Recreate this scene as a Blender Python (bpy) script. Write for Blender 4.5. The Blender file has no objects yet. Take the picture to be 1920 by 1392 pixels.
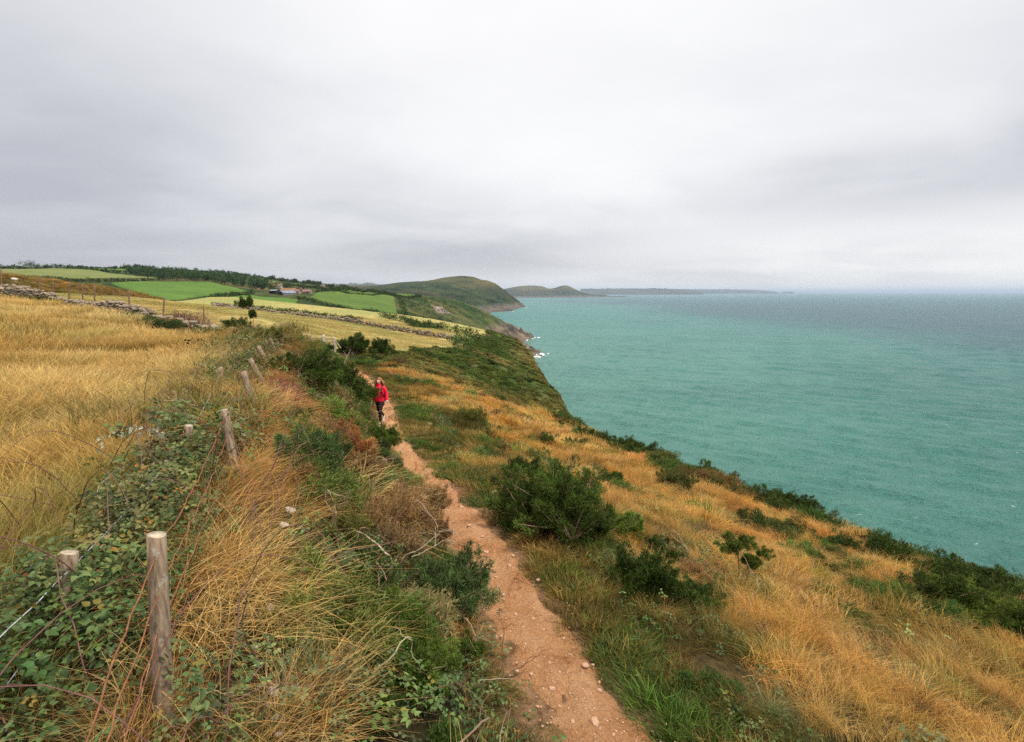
import bpy, math, random
import numpy as np
from mathutils import Vector, Matrix

R = math.radians
rng = np.random.default_rng(7)
random.seed(7)
scene = bpy.context.scene
COL = scene.collection

# ------------------------------------------------------------------ camera
PITCH, FPX = R(9.3), 907.0                      # looking a little down; 17 mm lens
CP, SP = math.cos(PITCH), math.sin(PITCH)
cam_data = bpy.data.cameras.new('camera')
cam_data.sensor_width = 36.0
cam_data.lens = 36.0 * FPX / 1920.0
cam_data.clip_start, cam_data.clip_end = 0.05, 400000.0
cam = bpy.data.objects.new('camera', cam_data)
COL.objects.link(cam)
cam.location = (0, 0, 0)
cam.rotation_euler = (R(90) - PITCH, 0, 0)
scene.camera = cam

# ------------------------------------------------------------------ exposure
scene.view_settings.view_transform = 'Standard'
scene.view_settings.look = 'None'
scene.view_settings.exposure = 1.5
scene.view_settings.gamma = 1.0
scene.view_settings.use_curve_mapping = False
scene.cycles.max_bounces = 3
scene.cycles.use_adaptive_sampling = True
scene.cycles.adaptive_threshold = 0.012
scene.cycles.adaptive_min_samples = 64
scene.cycles.diffuse_bounces = 2
scene.cycles.glossy_bounces = 2
scene.cycles.transmission_bounces = 3
scene.cycles.volume_bounces = 0
scene.cycles.transparent_max_bounces = 6
scene.cycles.use_denoising = False
scene.cycles.sample_clamp_direct = 4.0
scene.cycles.sample_clamp_indirect = 4.0
scene.cycles.caustics_reflective = False
scene.cycles.caustics_refractive = False

# ------------------------------------------------------------------ sky and sun
SUN_EL, SUN_AZ = R(66), R(115)                  # high over the sea to the right, veiled by cloud
world = bpy.data.worlds.new('World')
scene.world = world
world.use_nodes = True
wn, wl = world.node_tree.nodes, world.node_tree.links
wn.clear()


def N(nodes, t, **kw):
    n = nodes.new(t)
    for k, v in kw.items():
        setattr(n, k, v)
    return n


def ramp(nodes, stops, interp='EASE'):
    r = nodes.new('ShaderNodeValToRGB')
    r.color_ramp.interpolation = interp
    e = r.color_ramp.elements
    while len(e) < len(stops):
        e.new(0.5)
    for i, (p, c) in enumerate(stops):
        e[i].position = p
        e[i].color = (*c, 1) if len(c) == 3 else c
    return r


def mth(nodes, links, op, a, b=None, c=None, clamp=False):
    m = nodes.new('ShaderNodeMath')
    m.operation = op
    m.use_clamp = clamp
    for i, v in enumerate((a, b, c)):
        if v is None:
            continue
        if isinstance(v, (int, float)):
            m.inputs[i].default_value = v
        else:
            links.new(v, m.inputs[i])
    return m.outputs[0]


def mixc(nodes, links, fac, a, b, blend='MIX'):
    m = nodes.new('ShaderNodeMix')
    m.data_type = 'RGBA'
    m.blend_type = blend
    for idx, v in ((0, fac), (6, a), (7, b)):
        if isinstance(v, (int, float)):
            m.inputs[idx].default_value = v
        elif isinstance(v, (tuple, list)):
            m.inputs[idx].default_value = (*v, 1) if len(v) == 3 else v
        else:
            links.new(v, m.inputs[idx])
    return m.outputs[2]


sky = N(wn, 'ShaderNodeTexSky', sky_type='NISHITA')
sky.sun_disc = False
sky.sun_elevation = SUN_EL
sky.sun_rotation = SUN_AZ
sky.air_density, sky.dust_density = 1.0, 2.0
bg_clear = N(wn, 'ShaderNodeBackground')
bg_clear.inputs[1].default_value = 0.06
wl.new(sky.outputs[0], bg_clear.inputs[0])
tc = N(wn, 'ShaderNodeTexCoord')
sep = N(wn, 'ShaderNodeSeparateXYZ')
wl.new(tc.outputs['Generated'], sep.inputs[0])
dx, dy, dz = sep.outputs
zz = mth(wn, wl, 'ADD', mth(wn, wl, 'MAXIMUM', dz, 0.0), 0.16)
comb = N(wn, 'ShaderNodeCombineXYZ')             # the cloud deck overhead: direction projected on a flat layer
wl.new(mth(wn, wl, 'DIVIDE', dx, zz), comb.inputs[0])
wl.new(mth(wn, wl, 'DIVIDE', dy, zz), comb.inputs[1])


def deck(rot, loc, scl, scale, detail, rough, dist):
    mp_ = N(wn, 'ShaderNodeMapping')
    mp_.inputs['Rotation'].default_value = (0, 0, R(rot))
    mp_.inputs['Location'].default_value = loc
    mp_.inputs['Scale'].default_value = scl
    wl.new(comb.outputs[0], mp_.inputs[0])
    t_n = N(wn, 'ShaderNodeTexNoise')
    t_n.inputs['Scale'].default_value = scale
    t_n.inputs['Detail'].default_value = detail
    t_n.inputs['Roughness'].default_value = rough
    t_n.inputs['Distortion'].default_value = dist
    wl.new(mp_.outputs[0], t_n.inputs[0])
    return t_n.outputs[0]


k1 = deck(-30, (2.3, 0.4, 0.0), (0.30, 0.52, 1), 0.75, 3, 0.45, 0.5)
k2 = deck(-38, (5.1, 1.3, 2.0), (0.85, 1.0, 1), 1.1, 6, 0.52, 0.3)
# the layer is thinner (brighter) in a broad patch ahead
sunv = (math.sin(SUN_AZ) * math.cos(SUN_EL), math.cos(SUN_AZ) * math.cos(SUN_EL), math.sin(SUN_EL))
dot = N(wn, 'ShaderNodeVectorMath', operation='DOT_PRODUCT')
wl.new(tc.outputs['Generated'], dot.inputs[0])
dot.inputs[1].default_value = (0.10, 0.69, 0.72)
glow = mth(wn, wl, 'MULTIPLY_ADD', dot.outputs['Value'], 0.5, 0.5)
glow = mth(wn, wl, 'POWER', glow, 5.0)


def band(az, el, waz, wel, slant=0.0):
    """A soft bank of cloud round a compass direction: 1 at its middle, 0 far from it."""
    a_ = mth(wn, wl, 'SUBTRACT', mth(wn, wl, 'ARCTAN2', dx, dy), R(az))
    e_ = mth(wn, wl, 'SUBTRACT', mth(wn, wl, 'ARCSINE', dz), R(el))
    e_ = mth(wn, wl, 'SUBTRACT', e_, mth(wn, wl, 'MULTIPLY', a_, slant))
    e_ = mth(wn, wl, 'ADD', e_, mth(wn, wl, 'MULTIPLY_ADD', k2, 0.10, -0.05))
    q_ = mth(wn, wl, 'ADD', mth(wn, wl, 'POWER', mth(wn, wl, 'DIVIDE', a_, R(waz)), 2.0), mth(wn, wl, 'POWER', mth(wn, wl, 'DIVIDE', e_, R(wel)), 2.0))
    return mth(wn, wl, 'POWER', 2.718, mth(wn, wl, 'MULTIPLY', q_, -1.0))


t = mth(wn, wl, 'MULTIPLY_ADD', k1, 0.55, -0.06)
t = mth(wn, wl, 'ADD', t, mth(wn, wl, 'MULTIPLY_ADD', k2, 0.40, -0.07))
t = mth(wn, wl, 'ADD', t, mth(wn, wl, 'MULTIPLY', glow, 0.42))
for az_, el_, wa_, we_, sl_, amt in ((-40, 5, 38, 11, 0.05, -0.34), (-46, 24, 22, 16, 0.2, -0.14), (48, 10.5, 36, 3.8, 0.10, -0.24), (30, 4.5, 24, 2.2, 0.05, 0.14), (0, 4, 20, 5, 0, -0.20), (56, 20, 22, 14, 0, -0.10)):
    t = mth(wn, wl, 'ADD', t, mth(wn, wl, 'MULTIPLY', band(az_, el_, wa_, we_, sl_), amt))
cr = ramp(wn, [(0.08, (0.182, 0.183, 0.199)), (0.32, (0.268, 0.269, 0.280)), (0.56, (0.345, 0.343, 0.344)), (0.80, (0.395, 0.391, 0.386))], 'LINEAR')
wl.new(t, cr.inputs[0])
bg_cloud = N(wn, 'ShaderNodeBackground')
bg_cloud.inputs[1].default_value = 1.0
wl.new(cr.outputs[0], bg_cloud.inputs[0])
mixw = N(wn, 'ShaderNodeMixShader')
mixw.inputs[0].default_value = 0.93
wl.new(bg_clear.outputs[0], mixw.inputs[1])
wl.new(bg_cloud.outputs[0], mixw.inputs[2])
wout = N(wn, 'ShaderNodeOutputWorld')
wl.new(mixw.outputs[0], wout.inputs[0])

sun_d = bpy.data.lights.new('sun', 'SUN')
sun_d.energy = 1.5
sun_d.angle = R(14)
sun_d.color = (1.0, 0.95, 0.88)
sun = bpy.data.objects.new('sun', sun_d)
COL.objects.link(sun)
sun.rotation_euler = Vector(sunv).to_track_quat('Z', 'Y').to_euler()

# ------------------------------------------------------------------ helpers


def ray(u, v):
    """Direction of the photograph's pixel (1920 px wide) per metre of depth."""
    cx, cy = (u - 960) / FPX, (696 - v) / FPX
    return np.array((cx, CP + cy * SP, -SP + cy * CP))


def at(u, v, d):
    return ray(u, v) * d


def depth(p):
    return p[1] * CP - p[2] * SP


def _hash(ix, iy, seed):
    h = (ix.astype(np.int64) * 374761393 + iy.astype(np.int64) * 668265263 + seed * 974634777) & 0xffffffff
    h = ((h ^ (h >> 13)) * 1274126177) & 0xffffffff
    return ((h ^ (h >> 16)) & 0xffff) / 65535.0


def vnoise(x, y, seed=0):
    x, y = np.asarray(x, float), np.asarray(y, float)
    x0, y0 = np.floor(x), np.floor(y)
    fx, fy = x - x0, y - y0
    fx, fy = fx * fx * (3 - 2 * fx), fy * fy * (3 - 2 * fy)
    a, b = _hash(x0, y0, seed), _hash(x0 + 1, y0, seed)
    c, d = _hash(x0, y0 + 1, seed), _hash(x0 + 1, y0 + 1, seed)
    return (a * (1 - fx) + b * fx) * (1 - fy) + (c * (1 - fx) + d * fx) * fy


def fbm(x, y, seed=0, o=4):
    s, a, f, t = 0, 1.0, 1.0, 0
    for i in range(o):
        s = s + a * vnoise(np.asarray(x) * f + 17.3 * i, np.asarray(y) * f - 9.1 * i, seed + i)
        t += a
        a *= 0.5
        f *= 2.03
    return s / t


def sstep(a, b, x):
    t = np.clip((np.asarray(x, float) - a) / (b - a), 0, 1)
    return t * t * (3 - 2 * t)


class TPS:
    def __init__(self, P, lam=1e-3):
        P = np.array(P, float)
        self.s = np.abs(P[:, :2]).max()
        self.p = P[:, :2] / self.s
        n = len(P)
        K = self._k(self.p, self.p) + lam * np.eye(n)
        Q = np.hstack([np.ones((n, 1)), self.p])
        A = np.block([[K, Q], [Q.T, np.zeros((3, 3))]])
        self.w = np.linalg.lstsq(A, np.concatenate([P[:, 2], np.zeros(3)]), rcond=None)[0]

    def _k(self, a, b):
        r2 = ((a[:, None, :] - b[None]) ** 2).sum(-1)
        return 0.5 * r2 * np.log(r2 + 1e-14)

    def __call__(self, x, y):
        x, y = np.broadcast_arrays(np.asarray(x, float), np.asarray(y, float))
        q = np.stack([x.ravel(), y.ravel()], 1) / self.s
        out = np.empty(len(q))
        for i in range(0, len(q), 20000):
            c = q[i:i + 20000]
            out[i:i + 20000] = self._k(c, self.p) @ self.w[:-3] + self.w[-3] + c @ self.w[-2:]
        return out.reshape(x.shape)


def mesh_np(name, V, F, mat=None, col=None, smooth=False, mats=None, mi=None):
    """V (n,3); F one array of triangles / quads or a list of such arrays; col per-vertex colour."""
    V = np.asarray(V, np.float32)
    Fs = [np.asarray(f, np.int32) for f in (F if isinstance(F, list) else [F])]
    me = bpy.data.meshes.new(name)
    me.vertices.add(len(V))
    me.vertices.foreach_set('co', V.ravel())
    tot = np.concatenate([np.full(len(f), f.shape[1], np.int32) for f in Fs])
    loops = np.concatenate([f.ravel() for f in Fs])
    me.loops.add(len(loops))
    me.loops.foreach_set('vertex_index', loops)
    me.polygons.add(len(tot))
    me.polygons.foreach_set('loop_start', np.concatenate([[0], np.cumsum(tot)[:-1]]).astype(np.int32))
    me.polygons.foreach_set('use_smooth', np.full(len(tot), smooth, bool))
    for m in (mats or ([mat] if mat else [])):
        me.materials.append(m)
    if mi is not None:
        me.polygons.foreach_set('material_index', np.asarray(mi, np.int32))
    if col is not None:
        a = me.attributes.new('Col', 'FLOAT_COLOR', 'POINT')
        c = np.ones((len(V), 4), np.float32)
        c[:, :3] = col
        a.data.foreach_set('color', c.ravel())
    me.update(calc_edges=True)
    me.validate()
    return me


def obj(name, me, parent=None, loc=None, rot=None, scl=None):
    o = bpy.data.objects.new(name, me)
    COL.objects.link(o)
    if parent is not None:
        o.parent = parent
    if loc is not None:
        o.location = [float(c) for c in loc]
    if rot is not None:
        o.rotation_euler = [float(c) for c in rot]
    if scl is not None:
        o.scale = (scl,) * 3 if isinstance(scl, (int, float)) else [float(c) for c in scl]
    return o


def tag(o, label=None, cat=None, group=None, kind=None):
    for k, v in (('label', label), ('category', cat), ('group', group), ('kind', kind)):
        if v:
            o[k] = v
    return o


def grid_faces(nx, ny):
    i = np.arange(nx * ny).reshape(ny, nx)
    return np.stack([i[:-1, :-1], i[:-1, 1:], i[1:, 1:], i[1:, :-1]], -1).reshape(-1, 4)


# ------------------------------------------------------------------ materials
MATS = {}


def material(name):
    m = bpy.data.materials.new(name)
    m.use_nodes = True
    n, l = m.node_tree.nodes, m.node_tree.links
    n.clear()
    out = n.new('ShaderNodeOutputMaterial')
    p = n.new('ShaderNodeBsdfPrincipled')
    l.new(p.outputs[0], out.inputs[0])
    MATS[name] = m
    return m, n, l, p, out


def noise_tex(n, l, scale, detail=4, rough=0.55, coord='Object', vec=None, dist=0.0):
    t = n.new('ShaderNodeTexNoise')
    t.inputs['Scale'].default_value = scale
    t.inputs['Detail'].default_value = detail
    t.inputs['Roughness'].default_value = rough
    t.inputs['Distortion'].default_value = dist
    if vec is None:
        c = n.new('ShaderNodeTexCoord')
        vec = c.outputs[coord]
    l.new(vec, t.inputs['Vector'])
    return t.outputs[0]


def bump(n, l, p, h, strength=0.5, dist=0.05):
    b = n.new('ShaderNodeBump')
    b.inputs['Strength'].default_value = strength
    b.inputs['Distance'].default_value = dist
    l.new(h, b.inputs['Height'])
    l.new(b.outputs[0], p.inputs['Normal'])
    return b


def mat_plain(name, c, rough=0.8, var=0.25, scale=8.0, bs=0.3, bd=0.02, dark=None, spec=0.3):
    m, n, l, p, out = material(name)
    t = noise_tex(n, l, scale, 6, 0.6)
    c2 = dark or tuple(x * (1 - var) for x in c)
    c1 = tuple(min(1, x * (1 + var)) for x in c)
    r = ramp(n, [(0.32, c2), (0.68, c1)], 'LINEAR')
    l.new(t, r.inputs[0])
    l.new(r.outputs[0], p.inputs['Base Color'])
    p.inputs['Roughness'].default_value = rough
    p.inputs['Specular IOR Level'].default_value = spec
    if bs:
        bump(n, l, p, noise_tex(n, l, scale * 4, 5, 0.65), bs, bd)
    return m


def mat_leaf(name, trans=0.3, rough=0.6, tint='object', spec=0.10):
    """Foliage: vertex colour times the object's (or the instance's) own tint, a little light passing through."""
    m, n, l, p, out = material(name)
    a = n.new('ShaderNodeAttribute')
    a.attribute_name = 'Col'
    if tint == 'object':
        oi = n.new('ShaderNodeObjectInfo')
        tc_ = oi.outputs['Color']
    else:
        ti = n.new('ShaderNodeAttribute')
        ti.attribute_type = 'INSTANCER'
        ti.attribute_name = 'tint'
        tc_ = ti.outputs['Color']
    c = mixc(n, l, 1.0, a.outputs['Color'], tc_, 'MULTIPLY')
    l.new(c, p.inputs['Base Color'])
    p.inputs['Roughness'].default_value = rough
    p.inputs['Specular IOR Level'].default_value = spec
    tr = n.new('ShaderNodeBsdfTranslucent')
    l.new(c, tr.inputs[0])
    mx = n.new('ShaderNodeMixShader')
    mx.inputs[0].default_value = trans
    l.new(p.outputs[0], mx.inputs[1])
    l.new(tr.outputs[0], mx.inputs[2])
    l.new(mx.outputs[0], out.inputs[0])
    return m


def mat_ground(name, scales, bs, bd, amp=0.35):
    """Vertex colour with fine mottling and relief."""
    m, n, l, p, out = material(name)
    a = n.new('ShaderNodeAttribute')
    a.attribute_name = 'Col'
    t = noise_tex(n, l, scales[0], 6, 0.65)
    r = ramp(n, [(0.3, (1 - amp,) * 3), (0.7, (1 + amp * 0.6,) * 3)], 'LINEAR')
    l.new(t, r.inputs[0])
    t2 = noise_tex(n, l, scales[1], 5, 0.6)
    r2 = ramp(n, [(0.35, (1 - amp * 0.7, 1 - amp * 0.55, 1 - amp * 0.6)), (0.65, (1 + amp * 0.35, 1 + amp * 0.3, 1 + amp * 0.1))], 'LINEAR')
    l.new(t2, r2.inputs[0])
    c = mixc(n, l, 1.0, a.outputs['Color'], r.outputs[0], 'MULTIPLY')
    c = mixc(n, l, 1.0, c, r2.outputs[0], 'MULTIPLY')
    l.new(c, p.inputs['Base Color'])
    p.inputs['Roughness'].default_value = 0.95
    p.inputs['Specular IOR Level'].default_value = 0.1
    bump(n, l, p, noise_tex(n, l, scales[0] * 1.5, 6, 0.7), bs, bd)
    return m


M_GROUND = mat_ground('near_ground', (11.0, 1.1), 1.0, 0.10, 0.6)
M_LAND = mat_ground('far_land', (0.16, 0.03), 0.9, 3.0, 0.45)
M_HILL = mat_ground('hill_land', (0.03, 0.008), 1.0, 14.0, 0.5)
M_FIELD = mat_ground('pasture', (0.5, 0.05), 0.3, 0.3, 0.26)
M_LEAF = mat_leaf('leaf', 0.30)
M_NEEDLE = mat_leaf('gorse_needles', 0.25, 0.55)
M_FARLEAF = mat_leaf('far_leaf', 0.15, 0.8)
M_GRASS = mat_leaf('grass_blade', 0.42, 0.65, 'instance')
M_BRAMBLE = mat_leaf('bramble_leaf', 0.25, 0.5, 'instance', 0.2)
M_SCRUB = mat_leaf('scrub', 0.22, 0.6, 'instance')
M_BARK = mat_plain('gorse_bark', (0.20, 0.135, 0.085), 0.9, 0.35, 20)
M_DEADWOOD = mat_plain('bleached_wood', (0.50, 0.37, 0.25), 0.85, 0.35, 14)
M_STONE = mat_plain('wall_stone', (0.25, 0.195, 0.135), 0.9, 0.5, 3.5, 0.5, 0.03)
M_QUARTZ = mat_plain('white_stone', (0.56, 0.48, 0.42), 0.85, 0.4, 5, 0.5, 0.02)
M_PEBBLE = mat_plain('path_stone', (0.46, 0.28, 0.18), 0.85, 0.3, 25, 0.4, 0.01)
# ------------------------------------------------------------------ near terrain
# fence foot, path centre and cliff brow as curves over y (metres ahead of the camera)
FENCE = np.array([(0.6, -4, -2.2), (-0.75, 0, -2.2), (-1.83, 2.23, -2.16), (-3.04, 5.1, -1.95), (-4.3, 7.8, -1.93), (-5.2, 10, -1.93),
                  (-6.3, 12.5, -1.87), (-8, 16, -1.87), (-9.5, 20, -2.0), (-11, 24, -2.3), (-12.1, 28, -2.9), (-13.6, 33.5, -4.1)])
PZ = np.array([(-6, -2.7), (0, -3.05), (3.1, -3.31), (17.5, -4.81), (27, -4.95), (31, -4.85), (36, -4.65), (60, -6)])


def path_z(y):
    return np.interp(y, PZ[:, 0], PZ[:, 1])


def solve_path(u, v):
    r = ray(u, v)
    d = np.linspace(1.5, 60, 6000)
    k = np.argmax(r[2] * d < path_z(r[1] * d))
    return r * d[k]


PATH_PX = [(1134, 1392, 212), (1062, 1290, 182), (994, 1180, 158), (938, 1085, 140), (892, 1005, 120), (848, 940, 92), (806, 895, 74), (768, 858, 60),
           (748, 830, 52), (727, 797, 42), (728, 775, 36), (716, 745, 34), (688, 716, 34)]
PATHC = []
for u, v, w in PATH_PX:
    p_ = solve_path(u, v)
    PATHC.append((p_[0], p_[1], p_[2], 0.5 * w * depth(p_) / FPX))
PATHC = np.array(PATHC)
PATHC = np.vstack([[PATHC[0, 0] + 1.35, PATHC[0, 1] - 5.5, -2.85, 0.42], [PATHC[0, 0] + 0.55, PATHC[0, 1] - 2, -3.1, 0.42], PATHC,
                   [-9.4, 29.5, -4.9, 0.45], [-11.2, 31.8, -4.8, 0.4], [-13.4, 35.0, -4.7, 0.35]])


def path_x(y):
    return np.interp(y, PATHC[:, 1], PATHC[:, 0])


def path_hw(y):
    return np.interp(y, PATHC[:, 1], PATHC[:, 3])


def fence_x(y):
    return np.interp(y, FENCE[:, 1], FENCE[:, 0])


def fence_z(y):
    return np.interp(y, FENCE[:, 1], FENCE[:, 2])


BROW = np.array([(17.5, -8, -7.6), (17.2, 0, -7.7), (15.2, 6, -7.7), (12.9, 11, -7.8), (10.3, 16, -8.1), (8.4, 21, -8.6), (6.9, 26, -9.2), (5.4, 31, -9.6), (4.7, 42, -11.0),
                 (4.6, 59, -12.7), (4.4, 99, -16.0), (4.1, 149, -17.2), (3.0, 200, -20), (0, 262, -26)])


def brow_x(y):
    return np.interp(y, BROW[:, 1], BROW[:, 0])


def brow_z(y):
    return np.interp(y, BROW[:, 1], BROW[:, 2])


CT = []
for y in list(np.arange(-4, 34, 1.5)):
    fx, fz, px, pz, hw = fence_x(y), fence_z(y), path_x(y), path_z(y), path_hw(y)
    CT += [(fx, y, fz), (fx - 1.2, y, fz + 0.02), (fx + 0.45, y, fz - 0.16)]
    CT += [(px - hw, y, pz), (px + hw, y, pz - 0.02)]
    m = fx + 0.5 * (px - hw - fx)
    CT += [(m, y, fz + 0.48 * (pz - fz)), (px - hw - 0.35, y, pz + 0.16), (px + hw + 0.5, y, pz - 0.10)]
for x, y, z in BROW:
    CT += [(x, y, z), (x + 8, y, z - 4.0), (x + 30, y, z - 13)]
for y in (0, 5, 10, 15, 20, 25, 30):
    px, bx, bz, pz = path_x(y) + path_hw(y), brow_x(y), brow_z(y), path_z(y)
    for f in (0.3, 0.62):
        CT.append((px + f * (bx - px), y, pz + (f ** 1.12) * (bz - pz)))
for u, v, d in [(0, 563, 36), (120, 578, 32), (250, 600, 28), (340, 618, 24.5), (430, 642, 21),
                (632, 657, 40), (590, 660, 36), (720, 662, 50), (850, 653, 80), (880, 634, 115), (905, 637, 160),
                (300, 575, 45), (440, 592, 60), (540, 610, 50), (380, 572, 150), (620, 602, 130), (700, 640, 60), (800, 640, 90), (750, 614, 118),
                (200, 553, 110), (690, 594, 200), (500, 577, 230), (350, 564, 250)]:
    CT.append(tuple(at(u, v, d)))
CT += [(-10, 8, -1.6), (-20, 15, -1.3), (-25, 5, -.95), (-40, 20, -.4), (-40, -5, -.2), (-15, -5, -1.4), (-51, 47.5, 0.0), (-66, 74, -.5), (-88, 118, -1.9),
       (-90, 60, .8), (-150, 100, 1.5), (-150, 0, 3), (-90, 0, 1.5), (-8, 42, -5.6), (-3, 42, -7.6), (-4, 60, -9.4), (-3, 80, -11.2), (-3, 115, -13.6), (-4, 150, -15.2), (-160, 255, -3)]
tps = TPS(CT, 2e-6)


def axis(a, b, c0, c1, s0, g):
    xs = [c0]
    while xs[-1] < b:
        xs.append(xs[-1] + s0 + g * max(0, xs[-1] - c1))
    lo = [c0]
    while lo[-1] > a:
        lo.append(lo[-1] - s0 - g * max(0, c0 - lo[-1]))
    return np.array(lo[:0:-1] + xs)


GX = axis(-165, 95, -6, 7, 0.12, 0.03)
GY = axis(-9, 262, 1.5, 16, 0.12, 0.024)
X, Y = np.meshgrid(GX, GY)
Z = tps(X, Y)
t_ = np.maximum(0, X - brow_x(Y) - 0.3)
Z = Z - 1.0 * t_ ** 1.17
rr = np.hypot(X, Y)
near_amp = sstep(3, 14, rr)
Z += (fbm(X * 0.9, Y * 0.9, 3) - 0.5) * 0.22 * (0.4 + near_amp) + (fbm(X * 0.16, Y * 0.16, 5) - 0.5) * 0.5 * sstep(8, 40, rr)
Z += (fbm(X * 3.1, Y * 3.1, 9) - 0.5) * 0.07
# gullies and ribs across the sea slope
slope_m = sstep(0, 9, X - path_x(Y) - 3) * sstep(30, 45, Y)
Z += slope_m * ((fbm(X * 0.05 + Y * 0.085, Y * 0.02, 31, 3) - 0.5) * 3.4 + (fbm(X * 0.1 + Y * 0.25, Y * 0.05, 33, 3) - 0.5) * 1.4)
onpath = 1 - sstep(0.0, 0.3, np.abs(X - path_x(Y)) - path_hw(Y))
onpath = onpath * (Y < 35)
Z = Z - 0.03 * onpath
Z = np.maximum(Z, -84 + 0 * Z)


def H(x, y):
    x, y = np.asarray(x, float), np.asarray(y, float)
    i = np.clip(np.searchsorted(GX, x) - 1, 0, len(GX) - 2)
    j = np.clip(np.searchsorted(GY, y) - 1, 0, len(GY) - 2)
    fx = np.clip((x - GX[i]) / (GX[i + 1] - GX[i]), 0, 1)
    fy = np.clip((y - GY[j]) / (GY[j + 1] - GY[j]), 0, 1)
    return (Z[j, i] * (1 - fx) + Z[j, i + 1] * fx) * (1 - fy) + (Z[j + 1, i] * (1 - fx) + Z[j + 1, i + 1] * fx) * fy


def hit(u, v, dmin=1.2, dmax=240):
    """Where the ground shows at this pixel of the photograph."""
    r = ray(u, v)
    d = np.exp(np.linspace(math.log(dmin), math.log(dmax), 3000))
    below = r[2] * d < H(r[0] * d, r[1] * d)
    k = np.argmax(below) if below.any() else len(d) - 1
    p = r * d[k]
    p[2] = H(p[0], p[1])
    return p


WALL_PTS = np.array([at(-60, 556, 38)[:2], at(0, 563, 36)[:2], at(120, 578, 32)[:2], at(250, 600, 28)[:2], at(340, 618, 24.5)[:2], at(430, 642, 21)[:2], (-9.9, 20.4)])


def wall_y(x):
    return np.interp(x, WALL_PTS[:, 0], WALL_PTS[:, 1])


def z_golden(x, y):          # the tall-grass field on the left
    return (x < fence_x(y) - 0.9) & (y < wall_y(x) - 0.3) & (y < 36)


SCRUB_EDGE = np.array([at(632, 657, 40)[:2], at(720, 662, 50)[:2], at(850, 653, 80)[:2], at(880, 634, 115)[:2], at(905, 637, 160)[:2], (-11, 262)])


def scrub_x(y):
    return np.interp(y, SCRUB_EDGE[:, 1], SCRUB_EDGE[:, 0])


def z_stubble(x, y):         # mown field beyond wall, fence and gate
    return ((y >= wall_y(x) + 0.4) & (x < fence_x(y) + 0.3) & (y <= 37)) | ((y > 37) & (x < scrub_x(y)))


def mixn(a, b, f):
    return np.asarray(a)[None, None] * (1 - f[..., None]) + np.asarray(b)[None, None] * f[..., None]


f1, f2, f3 = fbm(X * 0.22, Y * 0.22, 41), fbm(X * 0.05, Y * 0.07, 43), fbm(X * 1.3, Y * 1.3, 47)
C = mixn((0.050, 0.042, 0.018), (0.12, 0.08, 0.034), sstep(.3, .7, f3))                                  # default rough ground
C = np.where(z_golden(X, Y)[..., None], mixn((0.20, 0.13, 0.045), (0.34, 0.23, 0.08), f1), C)
stub = mixn((0.32, 0.31, 0.105), (0.50, 0.38, 0.15), sstep(0.3, 0.7, 0.62 * f2 + 0.38 * f1 + 0.0016 * (X + 60)))
C = np.where(z_stubble(X, Y)[..., None], stub, C)
sc = (X > scrub_x(Y)) & (Y > 37) | ((X > path_x(Y) + 6) & (Y > 30))
C = np.where(sc[..., None], mixn((0.055, 0.085, 0.022), (0.15, 0.14, 0.05), sstep(0.35, 0.7, f3 * 0.5 + f1 * 0.5)), C)
below = sstep(0.3, 3.5, t_)
C = C * (1 - below[..., None]) + mixn((0.15, 0.115, 0.05), (0.27, 0.17, 0.085), f1) * below[..., None]
C = C * (1 - onpath[..., None]) + np.array((0.36, 0.20, 0.11)) * onpath[..., None]
g = obj('ground', mesh_np('ground', np.stack([X, Y, Z], -1).reshape(-1, 3), grid_faces(len(GX), len(GY)), M_GROUND, C.reshape(-1, 3), True))
tag(g, kind='structure')

# ------------------------------------------------------------------ the trodden path
m, n, l, p, out = material('path_earth')
big = noise_tex(n, l, 1.6, 5, 0.6)
fine = noise_tex(n, l, 26, 8, 0.7)
r1 = ramp(n, [(0.36, (0.25, 0.10, 0.038)), (0.45, (0.54, 0.25, 0.10)), (0.62, (0.70, 0.39, 0.195))], 'LINEAR')
l.new(mth(n, l, 'ADD', mth(n, l, 'MULTIPLY', big, 0.55), mth(n, l, 'MULTIPLY', fine, 0.45)), r1.inputs[0])
vor = n.new('ShaderNodeTexVoronoi')
vor.feature = 'DISTANCE_TO_EDGE'
vor.inputs['Scale'].default_value = 7.0
tcp = n.new('ShaderNodeTexCoord')
wob = n.new('ShaderNodeMapping')
l.new(tcp.outputs['Object'], wob.inputs[0])
l.new(mixc(n, l, 0.12, wob.outputs[0], n.new('ShaderNodeTexNoise').outputs['Color'], 'ADD'), vor.inputs['Vector'])
crack = mth(n, l, 'LESS_THAN', vor.outputs['Distance'], 0.010)
crack = mth(n, l, 'MULTIPLY', crack, mth(n, l, 'GREATER_THAN', noise_tex(n, l, 2.3, 3), 0.54))
cc = mixc(n, l, mth(n, l, 'MULTIPLY', crack, 0.5), r1.outputs[0], (0.16, 0.08, 0.045))
sp = noise_tex(n, l, 90, 3, 0.5)
cc = mixc(n, l, mth(n, l, 'MULTIPLY', mth(n, l, 'GREATER_THAN', sp, 0.66), 0.5), cc, (0.62, 0.43, 0.31))
l.new(cc, p.inputs['Base Color'])
p.inputs['Roughness'].default_value = 0.95
p.inputs['Specular IOR Level'].default_value = 0.15
hh = mth(n, l, 'ADD', noise_tex(n, l, 12, 9, 0.72), mth(n, l, 'MULTIPLY', crack, -0.4))
bump(n, l, p, hh, 1.0, 0.14)
M_PATH = m
ys = np.concatenate([np.arange(-5, 14, 0.05), np.arange(14, 34.6, 0.1)])
nb = 27
tt = np.linspace(-1, 1, nb)
PXs = np.zeros((len(ys), nb)); PYs = np.zeros_like(PXs)
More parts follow.
